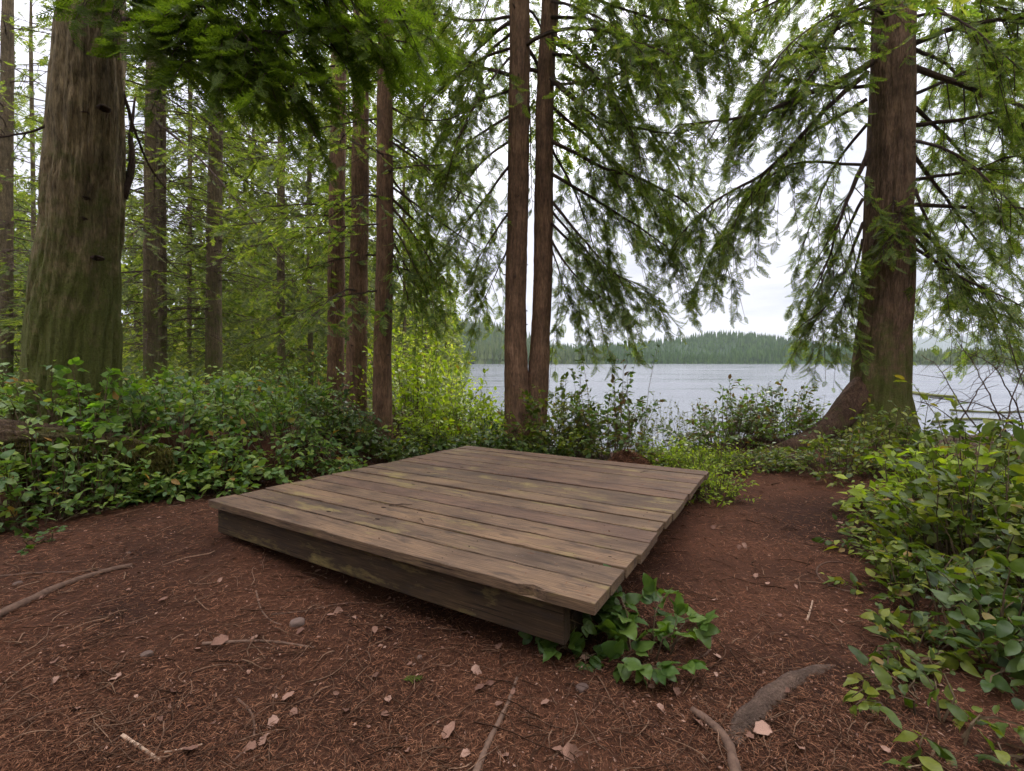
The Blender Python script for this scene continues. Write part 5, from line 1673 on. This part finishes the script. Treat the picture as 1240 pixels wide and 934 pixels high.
    # green cedar sprigs dropped on floor and deck
    for pos, s, lab, ang in ((G0(487, 829), .09, 'fresh green cedar sprig lying on the brown litter', .4),):
        a = Acc(); a.add(*FR_HI[0]); o = obj('cedar_sprig', a.mesh('cedar_sprig', M['cedar_near']), None, lab, 'sprig')
        o.location = (pos[0], pos[1], pos[2] + .02); o.scale = (s, s, s); o.rotation_euler = (0, 0, ang)
    for (s_, t_), sc, lab, ang in (((1.75, .60), .16, 'dry brown twig lying across the front planks', .1), ((.55, 2.75), .12, 'dark twig on the planks near the far right corner', .5), ((1.3, .45), .09, 'short twig on the front planks', 2.0)):
        p = deck_point(s_, t_, .006)
        a = Acc(); v, t = tube([(0, 0, .02), (.4, .04, .05), (.7, -.02, .04), (1, .06, .02)], [.02, .022, .018, .01], 5); a.add(v, t)
        v, t = tube([(.4, .04, .05), (.55, .2, .05), (.72, .26, .03)], [.015, .012, .008], 4); a.add(v, t)
        o = obj('deck_twig', a.mesh('deck_twig', M['limb'], True), None, lab, 'twig'); o.location = tuple(p); o.scale = (sc,) * 3; o.rotation_euler = (0, 0, ang)


build_litter_things()


def build_mound():
    g = np.random.default_rng(55)
    x, y = at_px(762, 6.15)
    base = np.array([x, y, float(terr(x, y))])
    o = thing('litter_mound', base, 'low heap of red brown needles and twigs behind the platform', 'mound')
    n = 24
    r = np.linspace(0, 1, n)[:, None]; th = np.linspace(0, 2 * np.pi, 48, endpoint=False)[None]
    X, Y = .52 * r * np.cos(th), .34 * r * np.sin(th)
    Z = terr(x + X, y + Y) - base[2] - .03 + .36 * (1 - smooth(r)) * (1 + .25 * Noise(56, 9)(X, Y))
    V = np.stack([X, Y, Z], -1).reshape(-1, 3)
    i = np.arange(n - 1)[:, None] * 48; j = np.arange(48)[None]; j2 = (j + 1) % 48
    T = np.concatenate([np.stack([i + j, i + 48 + j, i + 48 + j2], -1).reshape(-1, 3), np.stack([i + j, i + 48 + j2, i + j2], -1).reshape(-1, 3)])
    a = Acc(); a.add(V, T); obj('soil', a.mesh('soil', M['ground'], True), o)
    m = 5000; rr = np.sqrt(g.random(m)); aa = g.uniform(0, 6.28, m)
    px_, py_ = .52 * rr * np.cos(aa), .34 * rr * np.sin(aa)
    pz = terr(x + px_, y + py_) - base[2] - .03 + .36 * (1 - smooth(rr)) * (1 + .25 * Noise(56, 9)(px_, py_)) + .01
    dd = nrm(g.normal(0, 1, (m, 3)) * [1, 1, .4]); s = g.uniform(.03, .11, m)
    tv = np.array([(-.5, -.025, 0), (.5, -.015, 0), (.5, .015, 0), (-.5, .025, 0)]); tt = np.array([(0, 1, 2), (0, 2, 3)])
    b = Acc(); b.inst(tv, tt, frames(dd, nrm(UP + g.normal(0, .5, (m, 3)))) * s[:, None, None], np.stack([px_, py_, pz], -1))
    obj('needles', b.mesh('needles', M['needles']), o, kind='stuff')


build_mound()


def build_lake_logs():
    g = np.random.default_rng(66)

    def log(label, pts, r, mat='bark_far'):
        P = []
        for px, py in pts:
            q = ray(px, py); P.append(np.array([0, 0, CAM_Z]) + q * ((LAKE_Z - CAM_Z) / q[2]))
        Q, L = resample(P, 20); Q[:, 2] = LAKE_Z + r * .35; base = Q[0].copy()
        a = Acc(); a.add(*trunk_mesh(g, Q - base, [r, r * .9, r * .6], 12, 24, .12))
        o = obj('floating_log', a.mesh('floating_log', M[mat], True), None, label, 'log'); o.location = tuple(base)
    log('floating log lying low in the lake just right of the leaning cedar', [(1098, 476), (1128, 480), (1158, 482)], .14)
    log('pale driftwood in the water behind the bare brambles', [(1130, 512), (1180, 508), (1235, 512)], .06)
    log('thin driftwood farther out behind the bare brambles', [(1150, 497), (1200, 500), (1250, 499)], .05)


build_lake_logs()

# ------------------------------------------------------------------ air
def build_haze():
    a = Acc()
    x0, x1, y0, y1, z0, z1 = -4400, 4400, -4300, 4300, -4.5, 330
    V = np.array([(x, y, z) for z in (z0, z1) for y in (y0, y1) for x in (x0, x1)], float)
    T = [(0, 2, 3), (0, 3, 1), (4, 5, 7), (4, 7, 6), (0, 1, 5), (0, 5, 4), (2, 6, 7), (2, 7, 3), (0, 4, 6), (0, 6, 2), (1, 3, 7), (1, 7, 5)]
    a.add(V, np.array(T))
    m = NT('thin_haze')
    v = m.n('ShaderNodeVolumePrincipled'); v.inputs['Color'].default_value = (0.86, 0.92, 1.0, 1); v.inputs['Density'].default_value = 0.00014
    v.inputs['Anisotropy'].default_value = 0.2
    m.l(v.outputs[0], m.out.inputs['Volume'])
    obj('haze', a.mesh('haze', m.m), None, 'thin pale haze over the lake and far hills', 'haze', None, 'stuff')


HAZE = True
if HAZE:
    build_haze()
